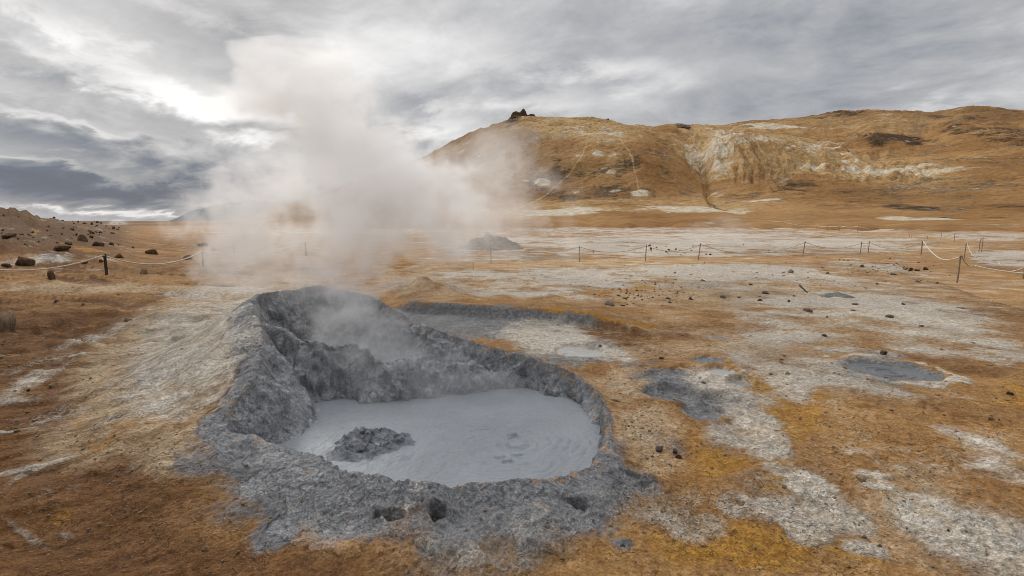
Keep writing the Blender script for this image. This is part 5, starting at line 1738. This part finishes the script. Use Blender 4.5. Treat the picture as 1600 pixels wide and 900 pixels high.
# ------------------------------------------------------------------ steam
def steam(label, knots, density, detail=1.0, warp=(.55, .22), seed=0, edge=.55, hull=1.55, color=(.997, .996, .995), steep=2.2, cat='steam', scale=1.0, thr=.0):
    """knots: (z, centre x, centre y, radius x, radius y, density) from the bottom up"""
    K = np.array(knots, float)
    z0, z1 = K[0, 0], K[-1, 0]
    lo, hi = K[:, 1:].min(0), K[:, 1:].max(0)
    span = np.maximum(hi - lo, 1e-4)
    m, N = new_mat('steam_vapour')
    pos = N.n('ShaderNodeTexCoord').outputs['Object']
    off = N.vm('ADD', pos, (seed * 3.17, seed * 1.31, seed * 2.3))
    w1 = N.vm('SCALE', N.vm('SUBTRACT', N.noise(off, .55 * scale, 1, .5, color=True), (.5, .5, .5)), s=warp[0] * 2)
    w2 = N.vm('SCALE', N.vm('SUBTRACT', N.noise(off, 1.7 * scale, 2, .55, color=True), (.5, .5, .5)), s=warp[1] * 2)
    p = N.vm('ADD', N.vm('ADD', pos, w1), w2)
    x, y, z = N.sep(p)
    t = N.ss(z, z0, z1, 0, 1, 'LINEAR')

    def lut(cols):
        nd = N.n('ShaderNodeRGBCurve')
        for ch, c in enumerate(cols):
            cv = nd.mapping.curves[ch]
            ks = (K[:, 0] - z0) / (z1 - z0)
            vs = (K[:, 1 + c] - lo[c]) / span[c]
            while len(cv.points) < len(ks):
                cv.points.new(.5, .5)
            for pt, a, b in zip(cv.points, ks, vs):
                pt.location = (float(a), float(b))
                pt.handle_type = 'AUTO_CLAMPED'
        nd.mapping.update()
        N.put(nd.inputs['Color'], N.comb(t, t, t))
        return N.sep(nd.outputs['Color'])
    c0 = lut((0, 1, 2))
    c1 = lut((3, 4, 4))

    def un(s, c):
        return N.m('MULTIPLY_ADD', s, float(span[c]), float(lo[c]))
    cx, cy, rx, ry, de = un(c0[0], 0), un(c0[1], 1), un(c0[2], 2), un(c1[0], 3), un(c1[1], 4)
    qx = N.m('DIVIDE', N.m('SUBTRACT', x, cx), rx)
    qy = N.m('DIVIDE', N.m('SUBTRACT', y, cy), ry)
    q = N.m('SQRT', N.m('ADD', N.m('MULTIPLY', qx, qx), N.m('MULTIPLY', qy, qy)))
    body = N.m('SUBTRACT', 1.0, q)
    nz = N.noise(N.vm('ADD', off, N.vm('SCALE', w2, s=.6)), 1.5 * detail, 4, .58)
    body = N.m('MULTIPLY_ADD', N.m('SUBTRACT', nz, .5), 2.3, body)
    d = N.ss(body, thr, thr + edge)
    d = N.m('MULTIPLY', d, N.ss(q, 1.42, .85))
    # fade out at both ends of the column
    za = N.sep(pos)[2]
    ta = N.ss(za, z0, z1, 0, 1, 'LINEAR')
    d = N.m('MULTIPLY', d, N.m('MULTIPLY', N.ss(ta, 0, .05), N.ss(ta, 1.0, .86)))
    d = N.m('MULTIPLY', N.m('MULTIPLY', d, de), density)
    vol = N.n('ShaderNodeVolumePrincipled')
    N.put(vol.inputs['Color'], color)
    N.put(vol.inputs['Density'], d)
    vol.inputs['Anisotropy'].default_value = .45
    out = N.n('ShaderNodeOutputMaterial')
    N.t.links.new(vol.outputs[0], out.inputs['Volume'])
    m.cycles.volume_step_rate = .26
    # plume-shaped hull
    zz = np.linspace(z0, z1, 40)
    cc = [np.interp(zz, K[:, 0], K[:, i]) for i in range(1, 5)]
    th = np.linspace(0, 2 * math.pi, 28, endpoint=False)
    cap = np.sin(np.clip(np.linspace(0, 1, 40) * 6, 0, 1) * math.pi / 2) * np.sin(np.clip((1 - np.linspace(0, 1, 40)) * 6, .0, 1) * math.pi / 2)
    cap = np.maximum(cap, .35)
    lob = 1 + .06 * np.sin(3 * th[None] + zz[:, None] * 2.1 + seed) + .05 * np.sin(5 * th[None] - zz[:, None] * 3.3)
    X = cc[0][:, None] + hull * (cc[2] * cap)[:, None] * np.cos(th)[None] * lob
    Y = cc[1][:, None] + hull * (cc[3] * cap)[:, None] * np.sin(th)[None] * lob
    Zz = zz[:, None] + 0 * X
    V = np.stack([X, Y, Zz], -1).reshape(-1, 3)
    F = [tuple(int(i) for i in f) for f in grid_faces(40, 28, True)] + [tuple(range(28))[::-1], tuple(39 * 28 + i for i in range(28))]
    me = bpy.data.meshes.new('steam')
    me.from_pydata([tuple(map(float, v)) for v in V], [], F)
    me.polygons.foreach_set('use_smooth', np.ones(len(F), bool))
    me.materials.append(m)
    me.update()
    o = bpy.data.objects.new('steam', me)
    COL.objects.link(o)
    tag(o, label, cat, kind='stuff')
    return o


def S(py, px, wpx, dep, ry, d):
    """knot from the photo: height line, centre, half width, at a real depth"""
    k = dep / FPX
    p = ray(px, py)
    tt = dep / (p[1] * CT - p[2] * ST)
    return (EYE + p[2] * tt, p[0] * tt, p[1] * tt, wpx * k, ry, d)


# the main plume out of the back pit, drifting back and up
steam('thick white steam plume billowing from the back pit of the mud pot',
      [S(525, 530, 75, 5.8, .4, .30), S(480, 530, 72, 6.1, .5, .55), S(450, 535, 95, 6.4, .6, .8), S(425, 555, 155, 6.8, .75, .62), S(400, 585, 185, 7.2, .9, .80), S(365, 600, 185, 7.5, 1.1, .85), S(330, 600, 185, 7.7, 1.2, .9),
       S(290, 590, 180, 7.9, 1.2, .92), S(250, 560, 155, 8.0, 1.1, .85), S(205, 525, 135, 8.1, 1.0, 1.0), S(165, 480, 132, 8.2, .95, 1.0), S(125, 455, 132, 8.3, .95, 1.05), S(90, 450, 115, 8.3, .8, .95), S(50, 460, 60, 8.4, .4, .25)],
      2.3, seed=1, edge=.80, thr=.02, warp=(.65, .48), detail=1.5)
# broad veil drifting left behind the pot
steam('broad paler steam bank drifting left of the plume over the fence',
      [S(478, 415, 95, 8.6, .5, .0), S(462, 412, 100, 8.6, .5, .10), S(448, 405, 105, 8.7, .6, .22), S(425, 398, 108, 8.8, .8, .42), S(395, 390, 112, 9.0, .9, .72), S(350, 392, 120, 9.2, 1.0, 1.0), S(310, 405, 122, 9.4, 1.0, .92), S(270, 425, 115, 9.5, .9, .65), S(225, 445, 90, 9.6, .6, .35)],
      2.1, seed=4, edge=.85, thr=.02, warp=(.6, .4), detail=1.3)
# thin veil in front of the hill
steam('thin veil of steam drifting right across the hill flank',
      [S(420, 710, 120, 10.5, .6, .3), S(380, 725, 115, 10.8, .7, .50), S(330, 735, 130, 11, .8, .55), S(270, 755, 120, 11.3, .8, .42), S(215, 775, 75, 11.5, .6, .28), S(180, 790, 35, 11.5, .4, .1)],
      1.35, seed=6, warp=(.8, .3))
# steam lying in the pot itself
steam('low steam hanging over the dividing wall and pool of the mud pot',
      [S(640, 690, 120, 5.0, .5, .0), S(612, 690, 150, 5.2, .6, .35), S(580, 660, 130, 5.4, .6, .5), S(545, 600, 110, 5.6, .6, .6), S(510, 560, 90, 5.9, .5, .7), S(470, 540, 70, 6.2, .45, .5)],
      2.5, seed=9, warp=(.25, .12), scale=1.8, detail=1.6)
steam('faint wisp of steam rising from the white flat below the hill',
      [S(412, 890, 26, 20, .6, .3), S(385, 885, 24, 20, .6, .45), S(345, 885, 22, 20, .6, .35), S(300, 895, 24, 20.5, .6, .2), S(265, 890, 20, 21, .6, .1)],
      .42, seed=12, warp=(.5, .3))
steam('faint puff of steam over the grey strip below the hill',
      [S(377, 1140, 75, 36, 2.0, .3), S(360, 1130, 65, 36, 2.0, .5), S(345, 1140, 35, 37, 1.5, .4), S(332, 1148, 14, 37, 1.0, .1)],
      .16, seed=15, warp=(.9, .5), scale=.5, detail=.5)
steam('small far puff of steam on the horizon at left',
      [S(352, 182, 14, 90, 3, .5), S(346, 184, 9, 90, 2.5, 1.0), S(341, 186, 5, 90, 2, .3)],
      .25, seed=18, warp=(1.0, .6), scale=.3, detail=.2)
